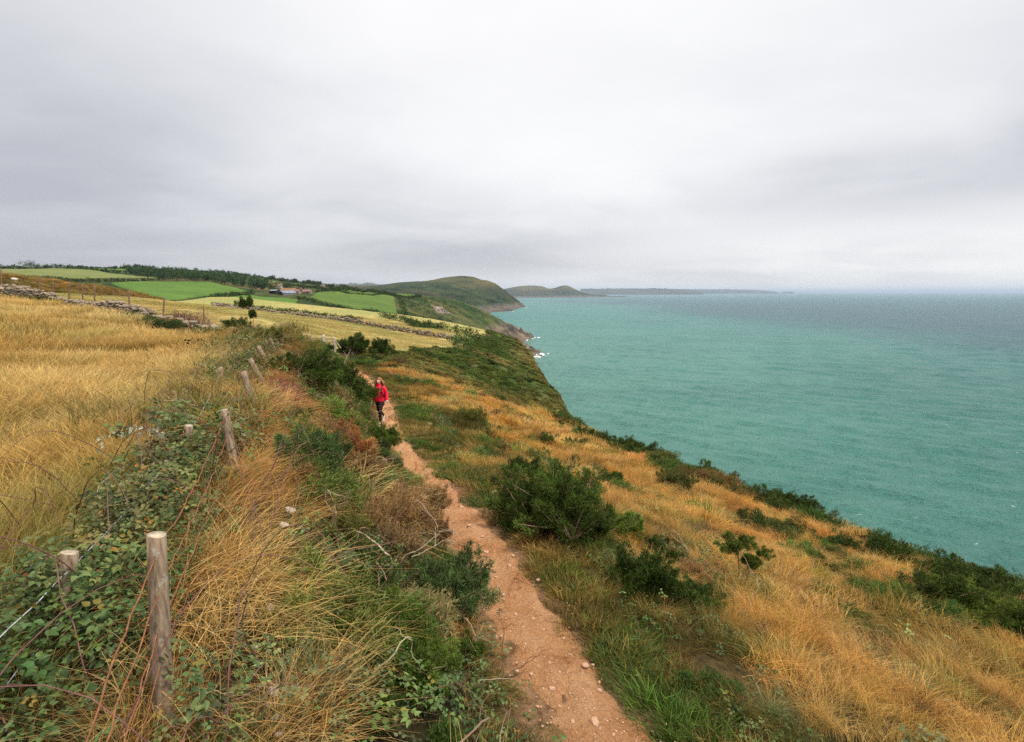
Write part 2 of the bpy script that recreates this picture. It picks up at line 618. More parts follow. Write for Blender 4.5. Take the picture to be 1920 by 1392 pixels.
wl_ = path_hw(ys) * (0.74 + .12 * sstep(6, 4, ys) + .2 * sstep(12, 18, ys) + 0.34 * (fbm(ys * 1.1, ys * 0 + 3, 61) - 0.3)) + (vnoise(ys * 5, ys * 0, 62) - 0.5) * 0.10
wr_ = path_hw(ys) * (0.74 + .26 * sstep(6, 4, ys) + .2 * sstep(12, 18, ys) + 0.34 * (fbm(ys * 1.0, ys * 0 + 9, 63) - 0.3)) + (vnoise(ys * 5, ys * 0, 64) - 0.5) * 0.10
for k, t__ in enumerate(tt):
    PXs[:, k] = path_x(ys) + t__ * np.where(t__ < 0, wl_, wr_)
    PYs[:, k] = ys
PZs = H(PXs, PYs) + 0.035 + (fbm(PXs * 5, PYs * .9, 68) - 0.5) * 0.09 + (fbm(PXs * 3, PYs * 3, 66) - 0.5) * 0.09 + (fbm(PXs * 9, PYs * 9, 67) - 0.5) * 0.045 - 0.055 * (np.abs(tt)[None] ** 6)


def path_top(x, y):
    return H(x, y) + 0.035 + (fbm(x * 5, y * .9, 68) - 0.5) * 0.09 + (fbm(x * 3, y * 3, 66) - 0.5) * 0.09 + (fbm(x * 9, y * 9, 67) - 0.5) * 0.045


pth = obj('path', mesh_np('path', np.stack([PXs, PYs, PZs], -1).reshape(-1, 3), grid_faces(nb, len(ys)), M_PATH, None, True))
tag(pth, kind='structure')

# ------------------------------------------------------------------ land beyond the near fields
FP = [(745, 590, 330), (690, 546, 520), (600, 549, 500), (745, 557, 560), (757, 593, 350), (560, 562, 380), (720, 594, 330), (620, 577, 320), (470, 553, 400),
      (550, 576, 300), (410, 566, 300), (210, 530, 420), (400, 530, 450), (465, 546, 420), (370, 561, 300), (260, 552, 290), (0, 505, 600), (150, 506, 620), (300, 522, 520), (60, 524, 470),
      (-60, 499, 800), (0, 500, 800), (150, 503, 800), (240, 504, 850), (380, 509, 900), (500, 522, 1000), (600, 536, 1050), (690, 546, 1000), (545, 553, 500),
      (640, 545, 640), (700, 548, 680), (800, 560, 700), (870, 572, 750), (920, 590, 800), (960, 611, 850), (982, 622, 862),
      (830, 590, 560), (880, 612, 560), (940, 640, 585), (970, 652, 600), (770, 600, 380), (850, 620, 400), (690, 600, 230), (500, 583, 240), (350, 570, 255), (800, 618, 260), (870, 640, 260)]
CB = [tuple(at(*q)) for q in FP]
CB += [(x, y, -74) for x, y in [(25, 612), (12, 660), (6, 720), (14, 790), (27, 868), (24, 905), (-6, 960), (13, 560), (15, 480), (20, 400), (28, 300)]]
CB += [(x, y, -96) for x, y in [(60, 612), (60, 700), (60, 800), (70, 880), (60, 960), (45, 480), (50, 380), (60, 260), (30, 1060), (45, 560)]]
CB += [tuple(at(*q)) for q in [(750, 561, 1000), (800, 566, 1000), (700, 551, 1150), (650, 547, 1250), (850, 577, 1000), (750, 566, 1300), (600, 541, 1350), (690, 553, 800)]]
CB += [(-900, 1350, 10), (-1300, 1150, 25), (-1300, 1000, 40), (-1200, 500, 32), (-700, 300, 20), (-400, 220, 6), (20, 1350, -95), (-1700, 800, 55), (-600, 1350, 5), (-1800, 1300, 20)]
CB = [c if c[2] < -73 else (c[0], c[1], c[2] - (1.0 if c[1] < 280 else 0)) for c in CB]
tpsB = TPS(CB, 2e-6)
BX = axis(-1900, 110, -260, 60, 3.0, 0.035)
BY = axis(200, 1450, 230, 900, 3.2, 0.03)
XB, YB = np.meshgrid(BX, BY)
ZB = tpsB(XB, YB)
ZB += (fbm(XB * 0.02, YB * 0.02, 71) - 0.5) * 3.0 + (fbm(XB * 0.09, YB * 0.09, 73) - 0.5) * 1.2
seaward = sstep(-150, -30, XB) * sstep(380, 560, YB)
ZB += seaward * (fbm(XB * 0.03, YB * 0.03, 75) - 0.5) * 9 + seaward * (np.abs(fbm(XB * 0.05 + YB * 0.02, YB * 0.05, 77) - 0.5)) * -7 * sstep(-10, -50, ZB)
# rock at the foot of the cliffs: stepped, broken ledges
foot = sstep(-42, -68, ZB)
ZB += foot * (np.abs(fbm(XB * 0.11, YB * 0.11, 79) - 0.5) * 30 - 4)
ZB = np.maximum(ZB, -92)
edge = sstep(235, 200, YB)
ZB -= edge * 14


def HB(x, y):
    x, y = np.asarray(x, float), np.asarray(y, float)
    i = np.clip(np.searchsorted(BX, x) - 1, 0, len(BX) - 2)
    j = np.clip(np.searchsorted(BY, y) - 1, 0, len(BY) - 2)
    fx = np.clip((x - BX[i]) / (BX[i + 1] - BX[i]), 0, 1)
    fy = np.clip((y - BY[j]) / (BY[j + 1] - BY[j]), 0, 1)
    return (ZB[j, i] * (1 - fx) + ZB[j, i + 1] * fx) * (1 - fy) + (ZB[j + 1, i] * (1 - fx) + ZB[j + 1, i + 1] * fx) * fy


def hitB(u, v, dmin=240, dmax=1400):
    r = ray(u, v)
    d = np.linspace(dmin, dmax, 3000)
    below = r[2] * d < HB(r[0] * d, r[1] * d)
    k = np.argmax(below) if below.any() else len(d) - 1
    p = r * d[k]
    p[2] = HB(p[0], p[1])
    return p


fb1, fb2 = fbm(XB * 0.012, YB * 0.012, 81), fbm(XB * 0.05, YB * 0.05, 83)
CBc = mixn((0.032, 0.062, 0.016), (0.08, 0.09, 0.028), sstep(0.35, 0.65, fb2))
CBc = CBc + (mixn((0.14, 0.11, 0.042), (0.09, 0.105, 0.03), fb2) - CBc) * sstep(0.52, 0.60, fb1)[..., None]
gyB, gxB = np.gradient(ZB, BY, BX)
steep = np.hypot(gxB, gyB)
rock = np.maximum(sstep(-46, -58, ZB), sstep(0.95, 1.5, steep) * sstep(-10, -30, ZB) * 0.7)[..., None]
CBc = CBc * (1 - rock) + mixn((0.06, 0.05, 0.042), (0.22, 0.165, 0.12), sstep(.3, .7, fb2)) * rock
land = obj('terrain', mesh_np('terrain', np.stack([XB, YB, ZB], -1).reshape(-1, 3), grid_faces(len(BX), len(BY)), M_LAND, CBc.reshape(-1, 3), True))
tag(land, kind='structure')

# ------------------------------------------------------------------ hills and headlands along the bay


def hill(name, ctrl, ext, res, noise_s, amp, colfn, lam=1e-6, ridge=0.0):
    tp = TPS(ctrl, lam)
    hx = np.arange(ext[0], ext[1], res)
    hy = np.arange(ext[2], ext[3], res)
    A, B = np.meshgrid(hx, hy)
    Zh = tp(A, B)
    Zh += (fbm(A * noise_s, B * noise_s, 91) - 0.5) * amp + (fbm(A * noise_s * 4, B * noise_s * 4, 93) - 0.5) * amp * 0.4
    Zh -= ridge * np.abs(fbm(A * noise_s * 2.2 + B * noise_s, B * noise_s * 2, 95) - 0.5) * sstep(60, -20, Zh) * 2
    Zh = np.maximum(Zh, -100)
    o = obj(name, mesh_np(name, np.stack([A, B, Zh], -1).reshape(-1, 3), grid_faces(len(hx), len(hy)), M_HILL, colfn(A, B, Zh).reshape(-1, 3), True))
    return tag(o, kind='structure')


def hill_col(A, B, Zh):
    k, k2 = fbm(A * 0.004, B * 0.004, 101), fbm(A * 0.016, B * 0.016, 103)
    c = mixn((0.014, 0.032, 0.010), (0.042, 0.062, 0.018), sstep(0.35, 0.65, k2))
    top = sstep(10, 55, Zh + (k - 0.5) * 60)[..., None]
    c = c * (1 - top) + mixn((0.05, 0.062, 0.018), (0.115, 0.10, 0.036), sstep(.35, .65, k)) * top
    brown = (sstep(0.5, 0.62, k) * (1 - top[..., 0]))[..., None] * 0.6
    c = c * (1 - brown) + np.array((0.085, 0.062, 0.035)) * brown
    rk = sstep(-48, -66, Zh + (k2 - 0.5) * 22)[..., None]
    return c * (1 - rk) + mixn((0.07, 0.06, 0.052), (0.19, 0.16, 0.13), k2) * rk


HC = [tuple(at(*q)) for q in [(600, 545, 2300), (640, 543, 2400), (680, 539.5, 2500), (710, 535, 2550), (740, 531.5, 2600), (770, 529, 2650), (800, 526.5, 2700), (825, 523.5, 2700), (850, 520.5, 2700), (880, 523, 2680), (905, 526, 2650), (922, 529.5, 2620), (935, 536, 2600), (950, 549, 2560), (968, 566, 2520), (850, 524, 2900), (905, 531, 2850), (800, 531, 2900), (740, 536, 2850),
                              (800, 549, 2000), (860, 545, 2250), (905, 557, 2200), (935, 571, 2080), (700, 550, 1650), (760, 557, 1500)]]
HC += [(65, 2500, -84), (40, 2300, -86), (-10, 1990, -84), (-5, 2150, -70), (-60, 1880, -84), (140, 2600, -110), (110, 2300, -110), (60, 1900, -112), (-150, 1650, -84), (-200, 1500, -60), (60, 2800, -95),
       (-300, 3000, 40), (-900, 3000, 40), (-600, 1500, -10), (-100, 2950, -60), (150, 3000, -115), (0, 1650, -112), (-20, 1500, -112)]
hill('hill', HC, (-1150, 170, 1480, 3050), 8.0, 0.007, 10, hill_col, ridge=34)
H2 = [tuple(at(*q)) for q in [(930, 545, 7500), (948, 541.5, 7600), (965, 538.5, 7700), (985, 535.8, 7750), (1005, 535.8, 7800), (1020, 538, 7800), (1033, 544, 7800), (1041, 542.5, 7850), (1050, 537, 7900), (1064, 536, 7900), (1076, 541.5, 7900), (1085, 548, 7900), (1095, 552, 7900), (1108, 553.5, 7900), (1130, 555.5, 7900)]]
H2 += [(q[0], q[1] + 500, q[2] - 45) for q in H2] + [(q[0], q[1] - 450, q[2] - 55) for q in H2]
H2 += [(930, 7000, -60), (700, 6900, -80), (300, 6700, -80), (0, 7000, -10), (1300, 7600, -66), (1560, 7700, -68), (1880, 7900, -76), (2000, 7950, -100), (1880, 7650, -105), (1400, 7250, -108), (900, 6650, -110), (400, 6300, -110),
       (1500, 8300, -100), (2000, 8400, -110), (600, 8600, 40), (-400, 8000, 20), (-600, 8600, 60), (1100, 8500, -40)]
hill('headland', H2, (-700, 2100, 6500, 8700), 24.0, 0.0022, 8, hill_col, 1e-8, ridge=26)


def far_coast(name, prof, d, back, colfn):
    """A long low coast many kilometres off: crest profile with a sea cliff in front and land behind."""
    us = np.linspace(prof[0][0], prof[-1][0], 160)
    vs = np.interp(us, [q[0] for q in prof], [q[1] for q in prof])
    rows = []
    for f, dd in [(0, -60), (0.18, -20), (0.45, 120), (0.75, 500), (0.93, 1100), (1.0, 1900), (0.8, back)]:
        row = []
        for u, v in zip(us, vs):
            top = at(u, v + 0.5 * (vnoise(u * 0.11, dd * 0.01, 5) - 0.5), d)[2]
            x = (u - 960) / FPX * (d + dd)
            row.append((x, (d + dd) * CP, -81 + (top + 81) * f * (1 if f == 1 else 0.85 + 0.3 * vnoise(u * 0.2, dd, 8))))
        rows.append(row)
    V = np.array(rows)
    o = obj(name, mesh_np(name, V.reshape(-1, 3), grid_faces(len(us), len(rows)), M_HILL, colfn(V[..., 0] * 0.3, V[..., 1] * 0.3, V[..., 2]).reshape(-1, 3), True))
    return tag(o, kind='structure')


def coast_col(A, B, Zh):
    k = fbm(A * 0.01, B * 0.01, 111)
    return mixn((0.03, 0.045, 0.03), (0.075, 0.08, 0.05), sstep(0.35, 0.65, k))


far_coast('distant_coast', [(1085, 541.5), (1130, 541), (1180, 540.5), (1240, 541), (1290, 543), (1300, 546.5), (1310, 548)], 14500, 6000, coast_col)
far_coast('distant_headland', [(1230, 542.5), (1330, 542.5), (1380, 543), (1425, 545), (1440, 547.5), (1447, 548.8)], 21000, 6000, coast_col)
far_coast('distant_islet', [(1449, 549.3), (1456, 547.2), (1466, 546.9), (1473, 548.2), (1477, 549.4)], 22500, 1800, coast_col)
far_coast('distant_hills', [(520, 538), (590, 531.5), (640, 530), (690, 530), (740, 531.5), (800, 534), (880, 538), (960, 546)], 9500, 5000, coast_col)

# ------------------------------------------------------------------ the sea
SEA = -80.0
th = np.linspace(R(-62), R(66), 460)
rad = np.exp(np.linspace(math.log(62), math.log(130000), 680))
TH, RD = np.meshgrid(th, rad)
XS, YS = RD * np.sin(TH), RD * np.cos(TH)
ZS = np.zeros_like(XS)
wr = np.random.default_rng(5)
for lam_, a_ in [(40, .10), (27, .16), (19, .22), (14, .24), (10, .21), (7.5, .16), (5.5, .11)]:
    for k in range(3):
        ang = R(-112) + wr.normal(0, 0.30)
        kx, ky = math.cos(ang) * 2 * math.pi / lam_, math.sin(ang) * 2 * math.pi / lam_
        lo = 0.35 + 1.3 * fbm(XS / (lam_ * 9) + k * 7, YS / (lam_ * 9), int(lam_) + k, 2)
        fade = np.clip(1.6 - RD / (lam_ * 70), 0, 1)
        s = np.sin(kx * XS + ky * YS + wr.uniform(0, 6.28) + 2.2 * fbm(XS / (lam_ * 4), YS / (lam_ * 4), 200 + k, 2))
        ZS += a_ * lo * fade * (s + 0.25 * np.cos(2 * np.arcsin(np.clip(s, -1, 1))))
shore = np.minimum(1, np.exp(-np.maximum(0, (XS - 20 - 0.0 * YS)) / 300.0)) * sstep(1500, 300, YS)
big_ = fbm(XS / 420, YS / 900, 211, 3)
blue_mix = sstep(0.0, 1.0, np.clip((XS - 60) / 900 + 0.9 * (big_ - 0.5), 0, 1))  # colour turns darker and bluer to the right, broken up by large noise patches
CS = mixn((0.034, 0.185, 0.156), (0.013, 0.088, 0.102), blue_mix)
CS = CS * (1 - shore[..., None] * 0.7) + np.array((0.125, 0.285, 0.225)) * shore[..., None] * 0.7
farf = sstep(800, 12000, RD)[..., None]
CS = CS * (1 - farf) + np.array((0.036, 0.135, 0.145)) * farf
m, n, l, p, out = material('sea_water')
a = n.new('ShaderNodeAttribute'); a.attribute_name = 'Col'
tcs = n.new('ShaderNodeTexCoord')
mpw = n.new('ShaderNodeMapping')
mpw.inputs['Rotation'].default_value = (0, 0, R(22))
mpw.inputs['Scale'].default_value = (0.35, 1.0, 1.0)
l.new(tcs.outputs['Object'], mpw.inputs[0])
w1 = noise_tex(n, l, 0.22, 8, 0.68, vec=mpw.outputs[0])
w2 = noise_tex(n, l, 0.05, 6, 0.7, vec=mpw.outputs[0])
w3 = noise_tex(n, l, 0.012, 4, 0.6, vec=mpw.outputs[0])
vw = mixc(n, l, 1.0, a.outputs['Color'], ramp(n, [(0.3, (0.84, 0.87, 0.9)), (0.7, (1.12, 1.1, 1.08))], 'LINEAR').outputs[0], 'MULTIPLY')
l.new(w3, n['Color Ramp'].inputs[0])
# sparse whitecaps
cap = mth(n, l, 'MULTIPLY', mth(n, l, 'GREATER_THAN', noise_tex(n, l, 0.45, 3, 0.7, vec=mpw.outputs[0]), 0.715), mth(n, l, 'GREATER_THAN', noise_tex(n, l, 1.1, 3, 0.6, vec=mpw.outputs[0]), 0.5))
vw = mixc(n, l, mth(n, l, 'MULTIPLY', cap, 0.8), vw, (0.75, 0.78, 0.78))
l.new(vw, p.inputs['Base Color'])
p.inputs['Roughness'].default_value = 0.34
p.inputs['IOR'].default_value = 1.33
p.inputs['Specular IOR Level'].default_value = 0.5
bump(n, l, p, mth(n, l, 'ADD', mth(n, l, 'MULTIPLY', w1, 1.0), mth(n, l, 'MULTIPLY', w2, 2.2)), 1.0, 5.5)
M_SEA = m
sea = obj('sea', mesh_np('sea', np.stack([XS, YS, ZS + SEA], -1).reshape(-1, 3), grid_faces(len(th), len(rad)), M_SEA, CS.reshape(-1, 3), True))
tag(sea, kind='structure')

# ------------------------------------------------------------------ sea air
hx0, hx1, hy0, hy1, hz0, hz1 = -131000, 131000, -300, 131500, -114, 175
bv = [(x, y, z) for z in (hz0, hz1) for y in (hy0, hy1) for x in (hx0, hx1)]
hz = obj('haze', mesh_np('haze', bv, np.array([(0, 2, 3, 1), (4, 5, 7, 6), (0, 1, 5, 4), (2, 6, 7, 3), (0, 4, 6, 2), (1, 3, 7, 5)])))
mh = bpy.data.materials.new('sea_air')
mh.use_nodes = True
mh.node_tree.nodes.clear()
ho = mh.node_tree.nodes.new('ShaderNodeOutputMaterial')
hv = mh.node_tree.nodes.new('ShaderNodeVolumePrincipled')
hv.inputs['Color'].default_value = (0.68, 0.83, 1.0, 1)
hv.inputs['Density'].default_value = 4.2e-5
mh.node_tree.links.new(hv.outputs[0], ho.inputs['Volume'])
hz.data.materials.append(mh)
tag(hz, kind='stuff')
# ------------------------------------------------------------------ where each gorse bush stands
G_DARK, G_MID, G_LIGHT, G_BLUE = (.078, .132, .030), (.140, .215, .044), (.27, .37, .065), (.125, .215, .085)
G_OLIVE, G_BROWN, G_RUST = (.17, .19, .055), (.40, .27, .14), (.40, .20, .085)


def on_ground(u, v):
    p = hit(u, v)
    if depth(p) > 60 and v > 760:                 # the pixel looks past the brow: stand on the brow
        ys_ = np.linspace(3, 40, 2000)
        bx = brow_x(ys_) - .2
        uu = 960 + FPX * bx / (ys_ * CP - H(bx, ys_) * SP)
        k_ = np.argmin(np.abs(uu - u))
        p = np.array((bx[k_], ys_[k_], H(bx[k_], ys_[k_])))
    return p


BUSHES = []


def gorse(u, v, wpx, kind, color, label, group=None, squash=1.0, spin=None):
    """Note a bush that stands at this pixel of the photograph; built further down."""
    f_ = 1.05 if u < 900 else .86                # the bank's gorse stands taller than the wind-clipped slope's
    squash = squash * (1.15 if u < 900 else 1.0)
    BUSHES.append((on_ground(u, v), wpx * f_, kind, color, label, group, squash, spin))


gorse(1042, 1000, 226, 'big', G_DARK, 'large dark green gorse bush beside the path, biggest on the dry slope', squash=1.12)
gorse(1168, 1014, 96, 'small', G_MID, 'bright green gorse clump just below the largest gorse bush', squash=1.1)
gorse(1202, 1114, 128, 'mid', G_DARK, 'dark bushy gorse between the green verge and the twiggy brown gorse', squash=1.2)
gorse(1236, 1050, 72, 'small_b', G_DARK, 'small round gorse directly behind the dark bushy gorse on the slope', squash=1.1)
gorse(1305, 1140, 105, 'mid_b', G_DARK, 'low shaded gorse with dead grass stems in front, at edge of brambles')
gorse(1300, 1085, 70, 'thin', G_BROWN, 'half dead brown gorse beside the round gorse on a bare stem')
gorse(1384, 1085, 74, 'knob', G_MID, 'round ball of gorse held up on one bare stem in dry grass')
gorse(1422, 1075, 40, 'knob', G_MID, 'smaller gorse ball right of the gorse on a bare stem')
gorse(1265, 925, 80, 'mid_b', G_OLIVE, 'olive gorse alone in golden grass below the brow')
gorse(1015, 829, 30, 'small', G_DARK, 'little dark gorse alone in golden grass above the largest bush')
gorse(1078, 842, 42, 'small_b', G_DARK, 'gorse tuft between the largest bush and the cliff brow')
gorse(1145, 915, 60, 'small', G_DARK, 'dark gorse knobs at the right shoulder of the largest bush')
gorse(985, 900, 70, 'mid', G_DARK, 'upright gorse at the left shoulder of the largest bush', squash=1.15)
gorse(930, 850, 50, 'thin', G_OLIVE, 'sparse olive gorse in dry grass right of the turf')
gorse(880, 800, 55, 'thin', G_OLIVE, 'brownish scrubby gorse on golden grass across the path from walker')
brow_row = [(1096, 822, 36), (1118, 826, 40), (1140, 834, 46), (1172, 846, 50), (1205, 858, 50), (1240, 868, 56), (1276, 880, 56), (1312, 890, 58), (1350, 902, 58), (1388, 914, 56),
            (1420, 930, 52), (1448, 950, 62), (1486, 964, 62), (1524, 974, 62), (1562, 985, 58), (1600, 996, 56), (1636, 1008, 50), (1668, 1022, 46), (1712, 1040, 50), (1752, 1052, 52), (1796, 1062, 58),
            (1842, 1076, 58), (1886, 1090, 60), (1918, 1102, 56)]
ORD = 'first second third fourth fifth sixth seventh eighth ninth tenth eleventh twelfth thirteenth fourteenth fifteenth sixteenth seventeenth eighteenth nineteenth twentieth twenty-first twenty-second twenty-third twenty-fourth twenty-fifth twenty-sixth twenty-seventh twenty-eighth'.split()
for i, (u, v, w) in enumerate(brow_row):
    gorse(u, v + 6, w * 1.35, ('mid', 'mid_b', 'low', 'thin')[i * 7 % 4], (G_DARK, G_DARK, G_OLIVE, G_BROWN)[(i * 5 + i // 4) % 4 if i % 6 == 5 else i % 3],
          'low gorse on the cliff brow against the sea, %s counting from the far end' % ORD[i], 'gorse row along the cliff brow', squash=.95)
for i, (u, v, w) in enumerate([(1440, 992, 62), (1488, 1006, 70), (1535, 1022, 72), (1585, 1038, 72), (1636, 1056, 70), (1682, 1070, 56)]):
    gorse(u, v, w, ('low', 'mid_b')[i % 2], G_DARK, 'dark gorse in the band across dry grass below brow, %s from its upper end' % ORD[i], 'gorse band in the dry grass', squash=.8)
for i, (u, v, w) in enumerate([(1700, 1128, 100), (1752, 1142, 110), (1806, 1160, 115), (1858, 1178, 115), (1905, 1190, 105), (1765, 1100, 95), (1826, 1116, 105), (1886, 1136, 100)]):
    gorse(u, v, w * 1.2, ('low', 'mid', 'mid_b')[i % 3], (G_MID, G_DARK)[i % 2], 'green gorse in the dense patch by the picture\'s right edge, %s' % ('%s along its lower side' % ORD[i] if i < 5 else '%s along its upper side' % ORD[i - 5]),
          'dense gorse patch low on the slope', squash=.95)
gorse(1530, 1112, 95, 'low', G_OLIVE, 'flat olive gorse just left of the dense gorse patch', squash=.7)
gorse(1610, 1108, 70, 'thin', G_OLIVE, 'thin olive gorse touching the dense gorse patch', squash=.7)
# left of the path
gorse(575, 726, 100, 'mid', G_DARK, 'dark gorse with bright tips beside the gate track, farthest left of its group', squash=.85)
gorse(618, 738, 96, 'mid_b', G_DARK, 'dense dark gorse in the middle of the group left of the walker')
gorse(655, 770, 92, 'mid', G_DARK, 'dark gorse touching the walker\'s right elbow side', squash=.95)
gorse(612, 702, 60, 'small', G_MID, 'lighter gorse at the top of the group left of walker', squash=.75)
gorse(680, 765, 60, 'small_b', G_DARK, 'rounded gorse half hiding the walker\'s arm')
gorse(701, 848, 76, 'mid_b', G_MID, 'fresh green gorse at the path edge directly below the walker')
gorse(722, 872, 40, 'small', G_LIGHT, 'yellow-green gorse tuft at the path edge above brown gorse')
gorse(642, 868, 96, 'mid', G_RUST, 'orange-brown dead gorse left of the fresh green gorse')
gorse(585, 896, 130, 'mid_b', G_BLUE, 'grey-green gorse spreading left of the orange dead gorse')
gorse(535, 870, 46, 'small', G_BLUE, 'little grey-green gorse by the golden bank grass')
gorse(730, 1010, 150, 'thin', G_BROWN, 'large brown faded gorse overhanging the path, behind bleached forked branch')
gorse(790, 962, 96, 'thin', G_BROWN, 'pale brown gorse leaning over the narrowest stretch of path')
gorse(800, 1015, 80, 'thin', (.22, .13, .06), 'dark rust-brown gorse low beside the path bend')
gorse(690, 940, 70, 'thin', G_OLIVE, 'olive-brown gorse behind the large faded gorse')
gorse(842, 1145, 140, 'mid', G_BLUE, 'dark green gorse at the path edge with bleached twig across it', squash=1.05)
gorse(726, 1210, 125, 'mid_b', G_MID, 'fresh green gorse in brambles on the bank, in front of dark path-edge gorse')
gorse(790, 1280, 125, 'mid', G_MID, 'mossy green gorse lowest on the bank near the path')
gorse(600, 1305, 95, 'thin', G_BROWN, 'small brown dry gorse between bank grass and brambles')
gorse(668, 905, 90, 'mid_b', G_BROWN, 'brown twiggy gorse between the orange dead gorse and the forked trunk')
gorse(640, 1010, 90, 'mid', G_OLIVE, 'olive gorse in the brambles left of the forked bleached trunk', squash=.8)
gorse(700, 1110, 95, 'mid', G_DARK, 'dark gorse on the bank below the forked bleached trunk', squash=.8)
gorse(640, 1190, 80, 'small_b', G_MID, 'green gorse tuft by the bank grass, left of the fresh green gorse')
gorse(860, 1240, 70, 'small', G_DARK, 'small dark gorse by the path below the dark path-edge gorse')
gorse(690, 1340, 110, 'mid_b', G_DARK, 'dark low gorse at the foot of the bank in the bottom brambles', squash=.7)
gorse(560, 800, 50, 'small', G_OLIVE, 'little olive gorse under the red weed clump')
gorse(620, 790, 70, 'mid', G_BROWN, 'brown twiggy gorse below the dark group left of the walker', squash=.8)
gorse(446, 630, 50, 'mid', G_DARK, 'dark wind-blown gorse at the wall corner of the golden field', squash=.85)
gorse(474, 622, 26, 'knob', G_DARK, 'tall thin gorse with one tuft at the wall corner', squash=1.4)
gorse(662, 664, 52, 'mid_b', G_DARK, 'rounded gorse right beside the gate panel')
gorse(716, 668, 42, 'mid', G_DARK, 'gorse on the edge of mown field, second right of the gate')
gorse(508, 650, 50, 'small', G_OLIVE, 'olive scrub between the leaning fence posts and wall corner')


BXY = np.array([b[0][:2] for b in BUSHES])
BRD = np.array([.5 * b[1] * depth(b[0]) / FPX for b in BUSHES])


def clear_of_bushes(x, y, f=.62):
    """False where a gorse bush shades the ground bare."""
    ok = np.ones(len(x), bool)
    for (bx, by), br in zip(BXY, BRD):
        ok &= (x - bx) ** 2 + (y - by) ** 2 > (br * f) ** 2
    return ok


# ------------------------------------------------------------------ plant pieces


def unit(v):
    return v / np.maximum(1e-9, np.linalg.norm(v, axis=-1, keepdims=True))


def rand_dir(n, r):
    return unit(r.normal(size=(n, 3)))


def blades(n, h, spread, width, bend, seed, seg=3, base=(0.62, 0.66, 0.45), tip=(1.12, 1.08, 1.0), wind=(0.25, -0.1)):
    """A tuft of curved grass blades; vertex colour runs from the green foot to the dry tip."""
    r = np.random.default_rng(seed)
    a, rad_ = r.uniform(0, 2 * math.pi, n), spread * np.sqrt(r.uniform(0, 1, n))
    p0 = np.stack([rad_ * np.cos(a), rad_ * np.sin(a), np.full(n, -0.03)], 1)
    la = a + r.normal(0, 0.9, n)
    L = h * r.uniform(0.55, 1.15, n)
    lean = bend * r.uniform(0.15, 1.2, n)
    dirx, diry = np.cos(la) * lean + wind[0] * bend, np.sin(la) * lean + wind[1] * bend
    wa = r.uniform(0, math.pi, n)
    wv = np.stack([np.cos(wa), np.sin(wa), 0 * wa], 1)
    shade = r.uniform(0.5, 1.35, n)
    hue = r.uniform(-0.14, 0.14, n)
    V, Cc = [], []
    for k in range(seg + 1):
        t = k / seg
        c = p0 + np.stack([dirx * L * t ** 1.9, diry * L * t ** 1.9, L * (t - 0.28 * bend * t ** 2.4)], 1)
        w = width * (1 - 0.85 * t) * r.uniform(0.8, 1.2, n)
        V += [c - wv * w[:, None], c + wv * w[:, None]]
        col = (np.array(base) * (1 - t) + np.array(tip) * t)[None] * shade[:, None] * np.stack([1 + hue, 1 + 0 * hue, 1 - hue], 1)
        Cc += [col, col]
    V = np.stack(V, 1).reshape(-1, 3)
    Cc = np.stack(Cc, 1).reshape(-1, 3)
    m_ = 2 * (seg + 1)
    o = np.arange(n)[:, None] * m_
    F = np.concatenate([o + np.array([[2 * k, 2 * k + 1, 2 * k + 3, 2 * k + 2]]) for k in range(seg)])
    return V, F, Cc


LEAFLET = np.array([(0, 0, 0), (-0.30, 0.18, .05), (-0.36, 0.42, .08), (-0.19, 0.75, .03), (0, 1.06, -.10), (0.19, 0.75, .03), (0.36, 0.42, .08), (0.30, 0.18, .05), (0, 0.5, -.03)])
LEAFLET_F = np.array([(0, 8, 1), (1, 8, 2), (2, 8, 3), (3, 8, 4), (4, 8, 5), (5, 8, 6), (6, 8, 7), (7, 8, 0)])


def place_shape(shape, F, P, Xd, Yd, size):
    """Copies of a little shape: P origins, Xd / Yd axes, size."""
    Zd = np.cross(Xd, Yd)
    V = P[:, None] + size[:, None, None] * (shape[None, :, 0:1] * Xd[:, None] + shape[None, :, 1:2] * Yd[:, None] + shape[None, :, 2:3] * Zd[:, None])
    Fa = F[None] + (np.arange(len(P)) * len(shape))[:, None, None]
    return V.reshape(-1, 3), Fa.reshape(-1, F.shape[1])


def bramble_spray(seed, nl=6, size=0.052, spread=0.13):
    r = np.random.default_rng(seed)
    P, Xd, Yd, S, Cc = [], [], [], [], []
    for i in range(nl):
        c = np.array((np.clip(r.normal(), -1.6, 1.6) * spread, np.clip(r.normal(), -1.6, 1.6) * spread, r.uniform(-0.9, 0.5) * spread * 0.8))
        up = unit(np.array((r.normal(0, .38), r.normal(0, .38) - 0.22, 1.0)))
        a0 = r.uniform(0, 6.28)
        sz = size * r.uniform(0.5, 1.4)
        sh = r.uniform(0.5, 1.6) * np.array((1 + r.normal(0, .08), 1, 1 + r.normal(0, .1)))
        if r.uniform() < 0.06:
            sh = np.array((2.2, 1.1, 0.7)) * r.uniform(.8, 1.3)
        f = unit(np.cross(up, (0.3, 0.9, 0.1)))
        g2 = np.cross(up, f)
        for k, da in enumerate((0, 1.15, -1.15, 2.0, -2.0)[:5 if r.uniform() < .3 else 3]):
            y = f * math.cos(a0 + da) + g2 * math.sin(a0 + da)
            y = unit(y + up * r.normal(-0.12, 0.2))
            x = unit(np.cross(y, up))
            P.append(c + y * sz * (0.35 if k else 0.55)); Xd.append(x); Yd.append(y); S.append(sz * (1.0 if k == 0 else 0.85))
            Cc.append(np.tile(sh * r.uniform(.9, 1.1), (9, 1)))
    V, F = place_shape(LEAFLET, LEAFLET_F, np.array(P), np.array(Xd), np.array(Yd), np.array(S))
    return V, F, np.concatenate(Cc)


